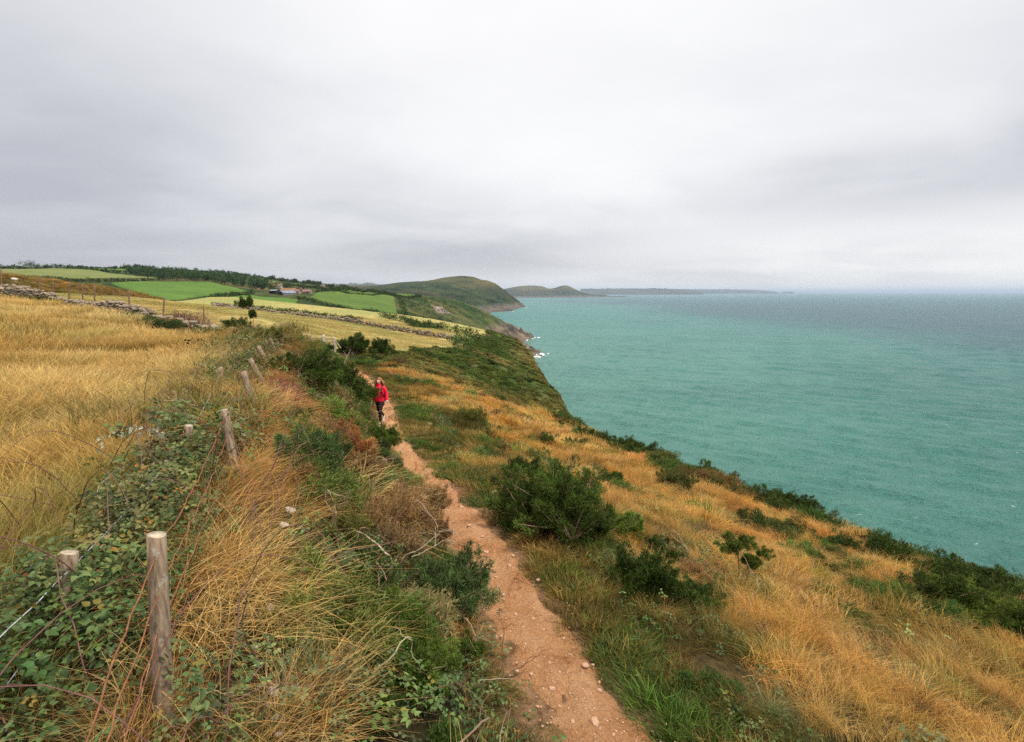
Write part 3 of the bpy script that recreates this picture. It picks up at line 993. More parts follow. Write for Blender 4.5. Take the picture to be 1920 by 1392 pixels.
def spikes(P, D, k, L, w, r, spread=0.75, c_in=(0.55, 0.62, 0.5), c_out=(1.15, 1.12, 1.0), shade=None):
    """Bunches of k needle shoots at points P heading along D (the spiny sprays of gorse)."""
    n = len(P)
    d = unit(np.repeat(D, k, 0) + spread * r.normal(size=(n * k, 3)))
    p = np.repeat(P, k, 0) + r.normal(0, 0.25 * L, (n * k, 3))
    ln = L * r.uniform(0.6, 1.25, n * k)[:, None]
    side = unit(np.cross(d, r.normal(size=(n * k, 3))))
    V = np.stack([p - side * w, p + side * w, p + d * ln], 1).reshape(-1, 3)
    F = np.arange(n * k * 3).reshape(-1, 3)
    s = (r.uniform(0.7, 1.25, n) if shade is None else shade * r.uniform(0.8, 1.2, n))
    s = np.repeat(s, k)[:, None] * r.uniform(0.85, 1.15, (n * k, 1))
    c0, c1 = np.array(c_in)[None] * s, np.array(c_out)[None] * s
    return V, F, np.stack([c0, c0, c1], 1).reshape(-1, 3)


def merge(parts):
    V, F, Cc, o = [], [], [], 0
    for v, f, c in parts:
        V.append(v); F.append(f + o); Cc.append(c); o += len(v)
    return np.concatenate(V), np.concatenate(F), np.concatenate(Cc)


def tube(pts, rads, sides=5):
    """Tapered tube along a polyline as (V, quads)."""
    pts = np.asarray(pts, float)
    tan = unit(np.gradient(pts, axis=0))
    ref = np.array((0.31, 0.17, 0.93))
    s = unit(np.cross(tan, ref))
    q = np.cross(tan, s)
    a = np.linspace(0, 2 * math.pi, sides, endpoint=False)
    V = pts[:, None] + np.asarray(rads)[:, None, None] * (np.cos(a)[None, :, None] * s[:, None] + np.sin(a)[None, :, None] * q[:, None])
    n = len(pts)
    i = np.arange(n * sides).reshape(n, sides)
    F = np.stack([i[:-1], np.roll(i[:-1], -1, 1), np.roll(i[1:], -1, 1), i[1:]], -1).reshape(-1, 4)
    return V.reshape(-1, 3), F


def cat(parts):
    V, F, o = [], [], 0
    for v, f in parts:
        V.append(v); F.append(f + o); o += len(v)
    return np.concatenate(V), np.concatenate(F)


def branch(seed, L, r0, d0=(0, 0, 1), depth_=3, kink=0.35, up=0.1, sides=5, split=(2, 3), shrink=0.62):
    """A gnarled branch that forks; returns tube parts."""
    r = np.random.default_rng(seed)
    parts = []

    def grow(p, d, L, rad_, lev):
        k = max(3, int(5 + 2 * lev))
        pts, rs = [p], [rad_]
        for i in range(k):
            d = unit(d + r.normal(0, kink, 3) * 0.6 + np.array((0, 0, up * 0.3)))
            p = p + d * L / k
            pts.append(p)
            rs.append(rad_ * (1 - 0.5 * (i + 1) / k))
            if lev > 0 and i > k * 0.3 and r.uniform() < 0.35:
                sd = unit(d + r.normal(0, 0.9, 3))
                grow(p, sd, L * shrink * r.uniform(.5, 1), rs[-1] * .7, lev - 1)
        if lev == 0:
            rs[-1] *= 0.3
        parts.append(tube(pts, rs, sides))
        if lev > 0:
            for _ in range(r.integers(*split)):
                grow(p, unit(d + r.normal(0, 0.65, 3)), L * shrink * r.uniform(.7, 1.1), rs[-1] * .85, lev - 1)
    grow(np.zeros(3), unit(np.array(d0, float)), L, r0, depth_)
    return cat(parts)


# hidden library of plant pieces, only ever shown through the scatters below


def library(name, items, mat):
    c = bpy.data.collections.new(name)
    for i, (V, F, Cc) in enumerate(items):
        o = bpy.data.objects.new('%s_%02d' % (name, i), mesh_np(name, V, F, mat, Cc))
        c.objects.link(o)
    return c


DRY_B, DRY_T = (0.66, 0.64, 0.45), (1.1, 1.07, 1.0)
LIB_TALL = [library('tall_grass', [blades(n_, 0.46, rd_, w_, 0.55, sd + i, sg) for i in range(4)], M_GRASS)
            for n_, rd_, w_, sd, sg in ((230, .33, .0030, 300, 3), (700, .85, .0050, 310, 3), (1700, 2.1, .0095, 320, 2))]
LIB_STRAW = [library('straw_grass', [blades(n_, 0.48, rd_, w_, 1.05, sd + i, sg, DRY_B, DRY_T, (.35, -.25)) for i in range(4)], M_GRASS)
             for n_, rd_, w_, sd, sg in ((135, .27, .0031, 360, 4), (420, .7, .0060, 370, 3), (1000, 1.7, .011, 375, 2))]
LIB_TURF = [library('turf', [blades(n_, 0.15, rd_, w_, 0.9, sd + i, 2, (.75, .8, .6), (1.1, 1.1, 1.0)) for i in range(4)], M_GRASS)
            for n_, rd_, w_, sd in ((170, .24, .0046, 340), (420, .55, .008, 345), (600, 1.1, .013, 350))]
LIB_TUSSOCK = library('tussock', [blades(90, 0.42, 0.09, 0.004, 1.1, 380 + i, 5, (0.8, 0.85, 0.7), (1.1, 1.08, 1.0), (0, 0)) for i in range(2)], M_GRASS)
LIB_BRAMBLE = [library('bramble_sprays', [bramble_spray(sd + i, nl_, sz_, sp_) for i in range(5)], M_BRAMBLE)
               for nl_, sz_, sp_, sd in ((34, .039, .17, 400), (48, .060, .30, 410), (80, .085, .45, 420))]


def scrub_ball(seed, rad_=0.5, n=330, k=6, L=0.17, w=0.020):
    r = np.random.default_rng(seed)
    parts = []
    for j in range(6):
        c = np.array((r.normal(0, .45), r.normal(0, .45), r.uniform(0.1, .42))) * rad_ * 1.3
        rr_ = rad_ * r.uniform(.35, .65)
        d = rand_dir(n // 6, r)
        d[:, 2] = np.abs(d[:, 2]) * 1.0 - 0.1
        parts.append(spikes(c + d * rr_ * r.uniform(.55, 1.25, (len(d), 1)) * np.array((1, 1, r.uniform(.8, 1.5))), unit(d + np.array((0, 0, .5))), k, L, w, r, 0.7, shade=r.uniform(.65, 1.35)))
    return merge(parts)


LIB_SCRUB = library('scrub_mounds', [scrub_ball(440 + i) for i in range(5)], M_SCRUB)
LIB_SEEDLING = library('gorse_seedlings', [scrub_ball(450 + i, .5, 560, 8, .085, .0085) for i in range(5)], M_SCRUB)


def twig_item(seed):
    V, F = branch(seed, 0.42, 0.006, (0.2, 0, 0.8), 2, 0.5, 0.0, 3)
    return V, F, np.ones((len(V), 3)) * np.random.default_rng(seed).uniform(.6, 1.2)


LIB_TWIG = library('twigs', [twig_item(470 + i) for i in range(6)], M_GRASS)


def euler_on_slope(P, spin, tilt, r, follow=0.85):
    """Euler angles that spin a piece and stand it square to the ground below."""
    P = np.asarray(P)
    e = 0.3
    gx = (H(P[:, 0] + e, P[:, 1]) - H(P[:, 0] - e, P[:, 1])) / (2 * e) * follow + r.normal(0, tilt, len(P))
    gy = (H(P[:, 0], P[:, 1] + e) - H(P[:, 0], P[:, 1] - e)) / (2 * e) * follow + r.normal(0, tilt, len(P))
    z = unit(np.stack([-gx, -gy, np.ones(len(P))], 1))
    x0 = np.stack([np.cos(spin), np.sin(spin), 0 * gx], 1)
    x = unit(x0 - z * (x0 * z).sum(1, keepdims=True))
    y = np.cross(z, x)
    return np.stack([np.arctan2(y[:, 2], z[:, 2]), -np.arcsin(np.clip(x[:, 2], -1, 1)), np.arctan2(x[:, 1], x[:, 0])], 1)


def scatter(name, lib, P, rotz, tilt, scl, tint, kind='stuff'):
    """One object that shows a library piece at every point (geometry nodes)."""
    n = len(P)
    me = bpy.data.meshes.new(name)
    me.vertices.add(n)
    me.vertices.foreach_set('co', np.asarray(P, np.float32).ravel())
    r = np.random.default_rng(len(name) * 31 + n)
    rot = euler_on_slope(P, rotz, tilt, r)
    scl = np.asarray(scl, float)
    if scl.ndim == 1:
        scl = np.repeat(scl[:, None], 3, 1)
    for nm, ty, key, data in (('rot', 'FLOAT_VECTOR', 'vector', rot), ('scl', 'FLOAT_VECTOR', 'vector', scl)):
        me.attributes.new(nm, ty, 'POINT').data.foreach_set(key, np.asarray(data, np.float32).ravel())
    me.attributes.new('idx', 'INT', 'POINT').data.foreach_set('value', r.integers(0, len(lib.objects), n).astype(np.int32))
    c4 = np.ones((n, 4), np.float32)
    c4[:, :3] = tint
    me.attributes.new('tint', 'FLOAT_COLOR', 'POINT').data.foreach_set('color', c4.ravel())
    o = obj(name, me)
    ng = bpy.data.node_groups.new(name, 'GeometryNodeTree')
    ng.interface.new_socket('Geometry', in_out='INPUT', socket_type='NodeSocketGeometry')
    ng.interface.new_socket('Geometry', in_out='OUTPUT', socket_type='NodeSocketGeometry')
    gi, go = ng.nodes.new('NodeGroupInput'), ng.nodes.new('NodeGroupOutput')
    ci = ng.nodes.new('GeometryNodeCollectionInfo')
    ci.inputs['Collection'].default_value = lib
    ci.inputs['Separate Children'].default_value = True
    ci.inputs['Reset Children'].default_value = True
    ip = ng.nodes.new('GeometryNodeInstanceOnPoints')
    ip.inputs['Pick Instance'].default_value = True

    def attr(nm, ty):
        q = ng.nodes.new('GeometryNodeInputNamedAttribute')
        q.data_type = ty
        q.inputs['Name'].default_value = nm
        return q.outputs['Attribute']
    L = ng.links
    L.new(gi.outputs[0], ip.inputs['Points'])
    L.new(ci.outputs[0], ip.inputs['Instance'])
    L.new(attr('idx', 'INT'), ip.inputs['Instance Index'])
    L.new(attr('rot', 'FLOAT_VECTOR'), ip.inputs['Rotation'])
    L.new(attr('scl', 'FLOAT_VECTOR'), ip.inputs['Scale'])
    L.new(ip.outputs[0], go.inputs[0])
    md = o.modifiers.new('scatter', 'NODES')
    md.node_group = ng
    tag(o, kind=kind)
    return o


def rings(spec, a0, a1, seed):
    """Random points ahead of the camera: spec lists (r0, r1, points per square metre), one entry per level of detail."""
    r = np.random.default_rng(seed)
    xs, ys, lods = [], [], []
    for lod, (r0, r1, dens) in enumerate(spec):
        n = int(0.5 * (R(a1) - R(a0)) * (r1 ** 2 - r0 ** 2) * dens)
        rd = np.sqrt(r.uniform(r0 ** 2, r1 ** 2, n)) * np.exp(r.normal(0, 0.06, n))
        a = r.uniform(R(a0), R(a1), n)
        xs.append(rd * np.sin(a)); ys.append(rd * np.cos(a)); lods.append(np.full(n, lod))
    return np.concatenate(xs), np.concatenate(ys), np.concatenate(lods), r


def layers(name, libs, P, lod, spin, tilt, scl, tint):
    """The same plant at its levels of detail."""
    ok = clear_of_bushes(P[:, 0], P[:, 1])
    for k in range(len(libs)):
        q = (lod == k) & ok
        if q.sum():
            scatter(name, libs[k], P[q], spin[q], tilt, np.asarray(scl)[q], tint[q])


def cmix(a, b, f):
    f = np.asarray(f)[:, None]
    return np.array(a)[None] * (1 - f) + np.array(b)[None] * f


def jitter(c, r, s=0.14):
    return c * (1 + r.normal(0, s, (len(c), 1))) * (1 + r.normal(0, s * .3, c.shape))


def xyz(x, y, dz=0.0):
    return np.stack([x, y, H(x, y) + dz], 1)


# ------------------------------------------------------------------ tall dry grass of the field
x, y, lod, r = rings([(1.4, 7, 8), (7, 17, 1.7), (17, 48, 0.36)], -62, 8, 11)
k = z_golden(x, y) & (x < fence_x(y) - 0.95 - 0.6 * (fbm(x * .5, y * .5, 501) - 0.3) - np.array([0.15, 0.5, 1.3])[lod]) & (y < wall_y(x) - np.array([.4, .9, 2.0])[lod])
x, y, lod = x[k], y[k], lod[k]
g1, g2 = fbm(x * 0.16, y * 0.12, 503), fbm(x * 0.6, y * 0.5, 505)
dist_f, rd = fence_x(y) - x, np.hypot(x, y)
green = np.clip(sstep(0.54, 0.72, 0.55 * g1 + 0.45 * g2) * 0.5 + 0.8 * sstep(3.2, 1.2, dist_f) * sstep(14, 5, rd) * sstep(.35, .55, g2), 0, 1)
c = cmix((0.67, 0.43, 0.15), (0.81, 0.60, 0.27), sstep(.3, .7, g2))
c = c * (1 - green[:, None]) + np.array((0.33, 0.31, 0.085))[None] * green[:, None]
s = (0.52 + 0.40 * g1) * r.uniform(0.85, 1.1, len(x))
layers('field_grass', LIB_TALL, xyz(x, y), lod, r.uniform(0, 6.28, len(x)), .08, np.stack([np.ones(len(x))] * 2 + [s], 1), jitter(c, r, .06))

# ------------------------------------------------------------------ brambles along the fence
x, y, lod, r = rings([(1.0, 6.5, 42), (6.5, 17, 15), (17, 36, 5)], -66, 10, 13)
b = x - fence_x(y)
wv_ = fbm(x * .55, y * .45, 511)
lo = -0.78 - 0.5 * wv_ - 0.45 * sstep(10, 16, y) - 0.25 * sstep(3.2, 2.2, y)
hi = 0.0 + 0.7 * (wv_ - 0.35) - 0.5 * sstep(4, 2.6, y) - .3 * sstep(8, 12, y)
k = (b > lo) & (b < hi) & (y < 23)
x, y, lod, b, lo_, hi_ = x[k], y[k], lod[k], b[k], lo[k], hi[k]
prof = np.clip(np.minimum(b - lo_, hi_ - b) / 0.4, 0.12, 1) ** 0.6
top = (0.16 + 0.46 * fbm(x * 1.2, y * 1.2, 513)) * prof * (1 - .8 * sstep(4.0, 8.0, y))
u_ = r.uniform(0, 1, len(x)) ** 0.5
c = cmix((0.040, 0.082, 0.020), (0.105, 0.150, 0.044), r.uniform(0, 1, len(x)) ** 1.5)
ol = sstep(.50, .66, fbm(x * 1.7, y * 1.7, 515))
c = c * (1 - .5 * ol[:, None]) + np.array((0.20, 0.16, 0.06))[None] * .5 * ol[:, None]
P_B = np.stack([x, y, H(x, y) + top * u_ + 0.05], 1)
layers('bramble_thicket', LIB_BRAMBLE, P_B, lod, r.uniform(0, 6.28, len(x)), .22, r.uniform(.75, 1.2, len(x)), jitter(c, r, .2))
x, y, lod, r = rings([(1.0, 6.5, 4.5), (6.5, 17, 1.3), (17, 30, .2)], -64, 6, 14)
b = x - fence_x(y)
k = (b > -1.7) & (b < .1) & (y < 30) & (fbm(x * .8, y * .8, 517) > .44)
x, y, lod = x[k], y[k], lod[k]
layers('bramble_grass', LIB_STRAW, xyz(x, y), lod, r.uniform(0, 6.28, len(x)), .2, r.uniform(.7, 1.25, len(x)), jitter(cmix((0.5, 0.34, 0.13), (0.34, 0.3, 0.1), r.uniform(0, 1, len(x))), r, .12))

# ------------------------------------------------------------------ bank between fence and path
x, y, lod, r = rings([(1.2, 7, 17), (7, 17, 5), (17, 40, 1.5)], -64, 24, 17)
b, s_ = x - fence_x(y), path_x(y) - path_hw(y) - x
k = (b > -0.2) & (s_ > np.array([0.08, .2, .45])[lod]) & (y < 35)
x, y, lod, b, s_ = x[k], y[k], lod[k], b[k], s_[k]
rd = np.hypot(x, y)
f = b / (b + np.maximum(s_, 0.01))
n1_, n2_ = fbm(x * .75, y * .5, 521), fbm(x * 1.6, y * 1.6, 523)
is_grass = (f + 0.75 * (n1_ - .5) < 0.28 + 0.06 * sstep(12, 22, y)) | ((n2_ > .63) & (n1_ > .5))
ug = r.uniform(0, 1, len(x))
q = is_grass & (ug < 0.8)
c = jitter(cmix((0.56, 0.30, 0.09), (0.78, 0.52, 0.22), sstep(.3, .7, n2_[q])), r, .13)
sz = (0.50 + .55 * n2_[q]) * r.uniform(.75, 1.25, q.sum()) * (1 - .5 * sstep(8, 13, y[q]) * sstep(1.6, .6, b[q]))
layers('bank_grass', LIB_STRAW, xyz(x[q], y[q]), lod[q], r.uniform(-1.2, 1.2, q.sum()), 0.15, sz, c)
q = ~is_grass
pr = np.clip(s_[q] / .5, .15, 1)
c = jitter(cmix((0.060, 0.110, 0.032), (0.145, 0.165, 0.055), sstep(.3, .75, n2_[q])), r, .25)
zo = (.05 + .40 * n1_[q] * r.uniform(0, 1, q.sum())) * pr
layers('bank_undergrowth', LIB_BRAMBLE, np.stack([x[q], y[q], H(x[q], y[q]) + zo], 1), lod[q], r.uniform(0, 6.28, q.sum()), 0.3, r.uniform(.6, 1.05, q.sum()), c)
q = ~is_grass & (ug > 0.68)
c = jitter(cmix((0.42, 0.25, 0.08), (0.25, 0.24, 0.07), sstep(.35, .65, n1_[q])), r, .18)
sz = (.35 + .4 * n2_[q]) * np.clip(s_[q] / .4, .35, 1)
layers('bank_rough_grass', LIB_STRAW, xyz(x[q], y[q]), lod[q], r.uniform(0, 6.28, q.sum()), 0.25, sz, c)
q = (~is_grass | (ug > .9)) & (s_ > .15) & (rd < 22) & (r.uniform(0, 1, len(x)) < .34)
c = jitter(cmix((0.46, 0.33, 0.21), (0.20, 0.12, 0.075), r.uniform(0, 1, q.sum())), r, .2)
scatter('dead_twigs', LIB_TWIG, xyz(x[q], y[q], .08), r.uniform(0, 6.28, q.sum()), 0.6, r.uniform(.5, 1.5, q.sum()), c)
# rough grass that fringes both edges of the path
x, y, lod, r = rings([(1.2, 7, 18), (7, 17, 6), (17, 34, 2.2)], -42, 40, 18)
s_ = np.abs(x - path_x(y)) - path_hw(y)
k = (s_ > np.array([-.12, -.02, .12])[lod]) & (s_ < np.array([.6, .8, 1.3])[lod]) & (y < 34)
x, y, lod, s_ = x[k], y[k], lod[k], s_[k]
c = jitter(cmix((0.42, 0.26, 0.09), (0.10, 0.15, 0.035), sstep(.38, .54, fbm(x * 1.1, y * .9, 525))), r, .16)
layers('verge_grass', LIB_TURF, xyz(x, y), lod, r.uniform(0, 6.28, len(x)), .15, (.35 + .9 * np.clip(s_ / .4, 0, 1)) * r.uniform(.7, 1.2, len(x)) * np.array([1, .9, .55])[lod], c)

# ------------------------------------------------------------------ turf beside the path and the dry seaward slope
x, y, lod, r = rings([(1.2, 8, 19), (8, 18, 4.2), (18, 48, 0.85)], -44, 64, 19)
s_ = x - path_x(y) - path_hw(y)
k = (s_ > np.array([0.08, .22, .45])[lod]) & (x < brow_x(y) + 2.5) & (y < 44)
x, y, lod, s_ = x[k], y[k], lod[k], s_[k]
rd = np.hypot(x, y)
n1_, n2_, n3_ = fbm(x * .45, y * .30, 531), fbm(x * 1.3, y * 1.2, 533), fbm(x * .12, y * .12, 535)
ug = r.uniform(0, 1, len(x))
turf = s_ < 0.45 + 2.6 * (n1_ - .22) + 0.9 * (n2_ - .5)
dark = (~turf & (s_ + 2.2 * (n2_ - .5) < 5.2 * (n1_ - .10))) | (~turf & (n2_ > .66) & (ug < .6)) | (~turf & (fbm(x * .3, y * .3, 537) > .67))
edge_ = sstep(31, 37, y + 6 * (n3_ - .5) - 0.12 * (x + 4))
dry = ~turf & ~dark & (r.uniform(0, 1, len(x)) > edge_)
q = turf
gr = sstep(.36, .56, n2_[q] + .3 * (n1_[q] - .5)) * sstep(0.0, .3, s_[q])
c = jitter(cmix((0.28, 0.20, 0.065), (0.085, 0.165, 0.026), gr), r, .2)
sz = r.uniform(.55, 1.25, q.sum()) * (.7 + .9 * n1_[q])
layers('path_turf', LIB_TURF, xyz(x[q], y[q]), lod[q], r.uniform(0, 6.28, q.sum()), 0.15, sz, c)
q = (dark & (ug < np.where(n2_ > .4, .85, .6))) | (turf & (s_ > .5) & (n2_ > .57))
c = jitter(cmix((0.060, 0.105, 0.032), (0.13, 0.16, 0.05), sstep(.3, .7, n2_[q])), r, .25)
zo = .02 + .2 * n2_[q] * r.uniform(0, 1, q.sum())
layers('slope_undergrowth', LIB_BRAMBLE, np.stack([x[q], y[q], H(x[q], y[q]) + zo], 1), lod[q], r.uniform(0, 6.28, q.sum()), 0.3, r.uniform(.5, .95, q.sum()), c)
q = dark & ((ug > .3) | (n2_ < .42))
c = jitter(cmix((0.11, 0.125, 0.035), (0.50, 0.30, 0.09), np.clip(sstep(.38, .60, n2_[q]) * .6 + .55 * r.uniform(0, 1, q.sum()) ** 2, 0, 1)), r, .18)
sz = (.42 + .45 * n1_[q]) * r.uniform(.7, 1.2, q.sum())
layers('slope_rough_grass', LIB_STRAW, xyz(x[q], y[q]), lod[q], r.uniform(0, 6.28, q.sum()), 0.2, sz, c)
q = dry
olive = sstep(.50, .66, .5 * n2_[q] + .5 * n3_[q])
c = cmix((0.64, 0.35, 0.095), (0.84, 0.55, 0.21), sstep(.3, .7, n2_[q]))
c = c * (1 - .65 * olive[:, None]) + np.array((0.24, 0.21, 0.06)) * .65 * olive[:, None]
sz = (.45 + .5 * n1_[q]) * r.uniform(.7, 1.2, q.sum())
layers('slope_grass', LIB_STRAW, xyz(x[q], y[q]), lod[q], r.uniform(0, 6.28, q.sum()), 0.22, sz, jitter(c, r, .22))
q = (~turf) & (ug > .93) & (rd < 20)
c = jitter(cmix((0.48, 0.34, 0.2), (0.2, 0.13, 0.08), r.uniform(0, 1, q.sum())), r, .2)
scatter('dead_twigs', LIB_TWIG, xyz(x[q], y[q], .02), r.uniform(0, 6.28, q.sum()), 0.6, r.uniform(.5, 1.2, q.sum()), c)

# ------------------------------------------------------------------ low gorse and heather seedlings through the rough grass
x, y, lod, r = rings([(1.5, 9, 4.0), (9, 22, 2.2), (22, 40, .9)], -62, 62, 37)
b, sl_, sr_ = x - fence_x(y), path_x(y) - path_hw(y) - x, x - path_x(y) - path_hw(y)
n1_, n2_ = fbm(x * .55, y * .4, 551), fbm(x * 1.4, y * 1.2, 553)
f = b / np.maximum(.05, b + sl_)
kb = (b > .3) & (sl_ > .25) & (f > .28) & (y < 33) & (n2_ > .33)
ks = (sr_ > .8) & (x < brow_x(y) - .5) & (n1_ + .45 * (n2_ - .5) > .50 + .028 * np.minimum(sr_, 3.5)) & (y < 40)
k = kb | ks
x, y, lod, n1_, n2_, kb, sl_ = x[k], y[k], lod[k], n1_[k], n2_[k], kb[k], sl_[k]
c = cmix((0.085, 0.145, 0.035), (0.16, 0.20, 0.05), r.uniform(0, 1, len(x)))
brn = (r.uniform(0, 1, len(x)) < np.where(kb, .38, .15))[:, None]
c = np.where(brn, cmix((0.34, 0.22, 0.09), (0.24, 0.15, 0.07), r.uniform(0, 1, len(x))), c)
s = np.array([.36, .52, .7])[lod] * r.uniform(.55, 1.3, len(x)) * np.where(kb, 1.55 * np.clip(sl_ / .8, .4, 1), 1)
scatter('low_scrub', LIB_SEEDLING, xyz(x, y, -.05), r.uniform(0, 6.28, len(x)), .15, np.stack([s, s, s * r.uniform(.8, 1.3, len(x))], 1), jitter(c, r, .25))
# ragged fringe along the brow
yb = np.random.default_rng(38).uniform(2, 37, 620)
r = np.random.default_rng(39)
xb = brow_x(yb) + r.normal(-.35, .75, 620) - .9 * (fbm(yb * .3, 0 * yb, 555) > .55) * r.uniform(0, 2, 620)
c = np.where((fbm(yb * .5, xb * .5, 557) > .66)[:, None], cmix((0.25, 0.15, 0.06), (0.16, 0.12, 0.05), r.uniform(0, 1, 620)), cmix((0.075, 0.125, 0.03), (0.14, 0.17, 0.045), r.uniform(0, 1, 620)))
s = r.uniform(.45, .95, 620)
scatter('brow_scrub', LIB_SEEDLING, xyz(xb, yb, -.08), r.uniform(0, 6.28, 620), .12, np.stack([s, s, s * r.uniform(.8, 1.25, 620) * (.7 + .8 * fbm(yb * .6, 0 * yb, 559))], 1), jitter(c, r, .25))

# ------------------------------------------------------------------ heath and gorse that mats the slope towards the cliff
x, y, lod, r = rings([(27, 60, 3.6), (60, 120, 1.3), (120, 255, .36)], -42, 22, 23)
n1_, n2_, n3_ = fbm(x * .09 + y * .03, y * .05, 541), fbm(x * .35, y * .3, 543), fbm(x * .12, y * .12, 535)
e_ = sstep(31, 37, y + 6 * (n3_ - .5) - 0.12 * (x + 4))
k = (x > np.where(y < 39, path_x(y) + 1.5, scrub_x(y) + .4)) & (x < brow_x(y) + 12) & ((r.uniform(0, 1, len(x)) < e_) | (y > 39))
x, y, lod, n1_, n2_ = x[k], y[k], lod[k], n1_[k], n2_[k]
hgt = (.32 + .5 * sstep(.35, .7, n2_)) * r.uniform(.75, 1.1, len(x))
c = cmix((0.070, 0.115, 0.024), (0.145, 0.175, 0.04), r.uniform(0, 1, len(x)))
br = sstep(.60, .72, n1_) * .8
br = np.maximum(br, sstep(-2.5, 2, x - brow_x(y)) * .6)
br = np.maximum(br, sstep(-6, -1, x - brow_x(y)) * sstep(52, 70, y) * sstep(.3, .5, fbm(x * .3, y * .1, 545)))
br = np.maximum(br, sstep(42, 33, y) * sstep(.42, .62, n2_))
c = c * (1 - .75 * br[:, None]) + cmix((0.26, 0.18, 0.06), (0.36, 0.26, 0.09), r.uniform(0, 1, len(x))) * .75 * br[:, None]
wd = np.array([.75, 1.25, 2.4])[lod]
scatter('heath_scrub', LIB_SCRUB, xyz(x, y, -.05), r.uniform(0, 6.28, len(x)), 0.08, np.stack([wd * r.uniform(.8, 1.2, len(x))] * 2 + [hgt * (1 - .45 * br) * wd ** .5], 1), jitter(c, r, .2))

# ------------------------------------------------------------------ short stubble of the mown field
x, y, lod, r = rings([(21, 60, .30), (60, 190, .10)], -62, 2, 29)
k = z_stubble(x, y) & z_stubble(x, y - 2) & z_stubble(x + 2, y)
x, y, lod = x[k], y[k], lod[k]
n1_, n2_ = fbm(x * .05, y * .07, 43), fbm(x * .22, y * .22, 41)
c = jitter(cmix((0.36, 0.36, 0.13), (0.60, 0.46, 0.20), sstep(.3, .7, .62 * n1_ + .38 * n2_ + .0016 * (x + 60))), r, .08)
sz = np.array([1., 2.2])[lod]
scatter('stubble', LIB_TALL[2], xyz(x, y, -.02), r.uniform(0, 6.28, len(x)), 0.0, np.stack([sz, sz, np.full(len(x), .26) * r.uniform(.7, 1.3, len(x))], 1), c)
# bent, bluish tussocks on the green verge
P = np.array([hit(1440, 1345), hit(1475, 1360)])
scatter('tussock_grass', LIB_TUSSOCK, P, np.array([0., 2.]), 0.05, np.array([.75, .5]), np.array([(0.26, 0.30, 0.14), (0.24, 0.28, 0.13)]))
# ------------------------------------------------------------------ more materials
M_POST = None
m, n, l, p, out = material('weathered_post')
tcq = n.new('ShaderNodeTexCoord')
mq = n.new('ShaderNodeMapping'); mq.inputs['Scale'].default_value = (14, 14, 1.6)
l.new(tcq.outputs['Object'], mq.inputs[0])
gr_ = noise_tex(n, l, 3.0, 7, 0.65, vec=mq.outputs[0])
rq = ramp(n, [(0.3, (0.085, 0.052, 0.03)), (0.5, (0.23, 0.16, 0.10)), (0.72, (0.38, 0.29, 0.20))], 'LINEAR')
l.new(gr_, rq.inputs[0])
li = mth(n, l, 'GREATER_THAN', noise_tex(n, l, 16, 4, 0.6), 0.63)
cq = mixc(n, l, mth(n, l, 'MULTIPLY', li, 0.3), rq.outputs[0], (0.50, 0.50, 0.42))
l.new(cq, p.inputs['Base Color'])
p.inputs['Roughness'].default_value = 0.9
bump(n, l, p, gr_, 0.8, 0.02)
M_POST = m
M_OLDPOST = mat_plain('dark_post', (0.17, 0.10, 0.065), 0.9, 0.4, 9, 0.5, 0.02)
M_ENDGRAIN = mat_plain('sawn_post_top', (0.40, 0.33, 0.23), 0.9, 0.45, 30)
M_RUST = mat_plain('rusty_wire', (0.21, 0.085, 0.035), 0.8, 0.4, 30, 0)
M_GALV = mat_plain('galvanised_wire', (0.55, 0.57, 0.58), 0.45, 0.15, 30, 0)
M_GALV.node_tree.nodes['Principled BSDF'].inputs['Metallic'].default_value = 0.4
M_CANE = mat_plain('bramble_cane', (0.17, 0.075, 0.065), 0.6, 0.45, 8, 0)
M_ROCK = mat_plain('cliff_rock', (0.15, 0.125, 0.10), 0.9, 0.5, 0.3, 1.0, 1.2)
M_PINKROCK = mat_plain('bare_pink_rock', (0.25, 0.185, 0.145), 0.9, 0.6, 0.15, 1.0, 2.0)
M_FOAM = mat_plain('sea_foam', (0.85, 0.88, 0.88), 0.9, 0.1, 0.5, 0)
M_EARTH = mat_plain('bare_earth', (0.34, 0.185, 0.10), 0.95, 0.3, 6, 0.7, 0.05)

# ------------------------------------------------------------------ gorse


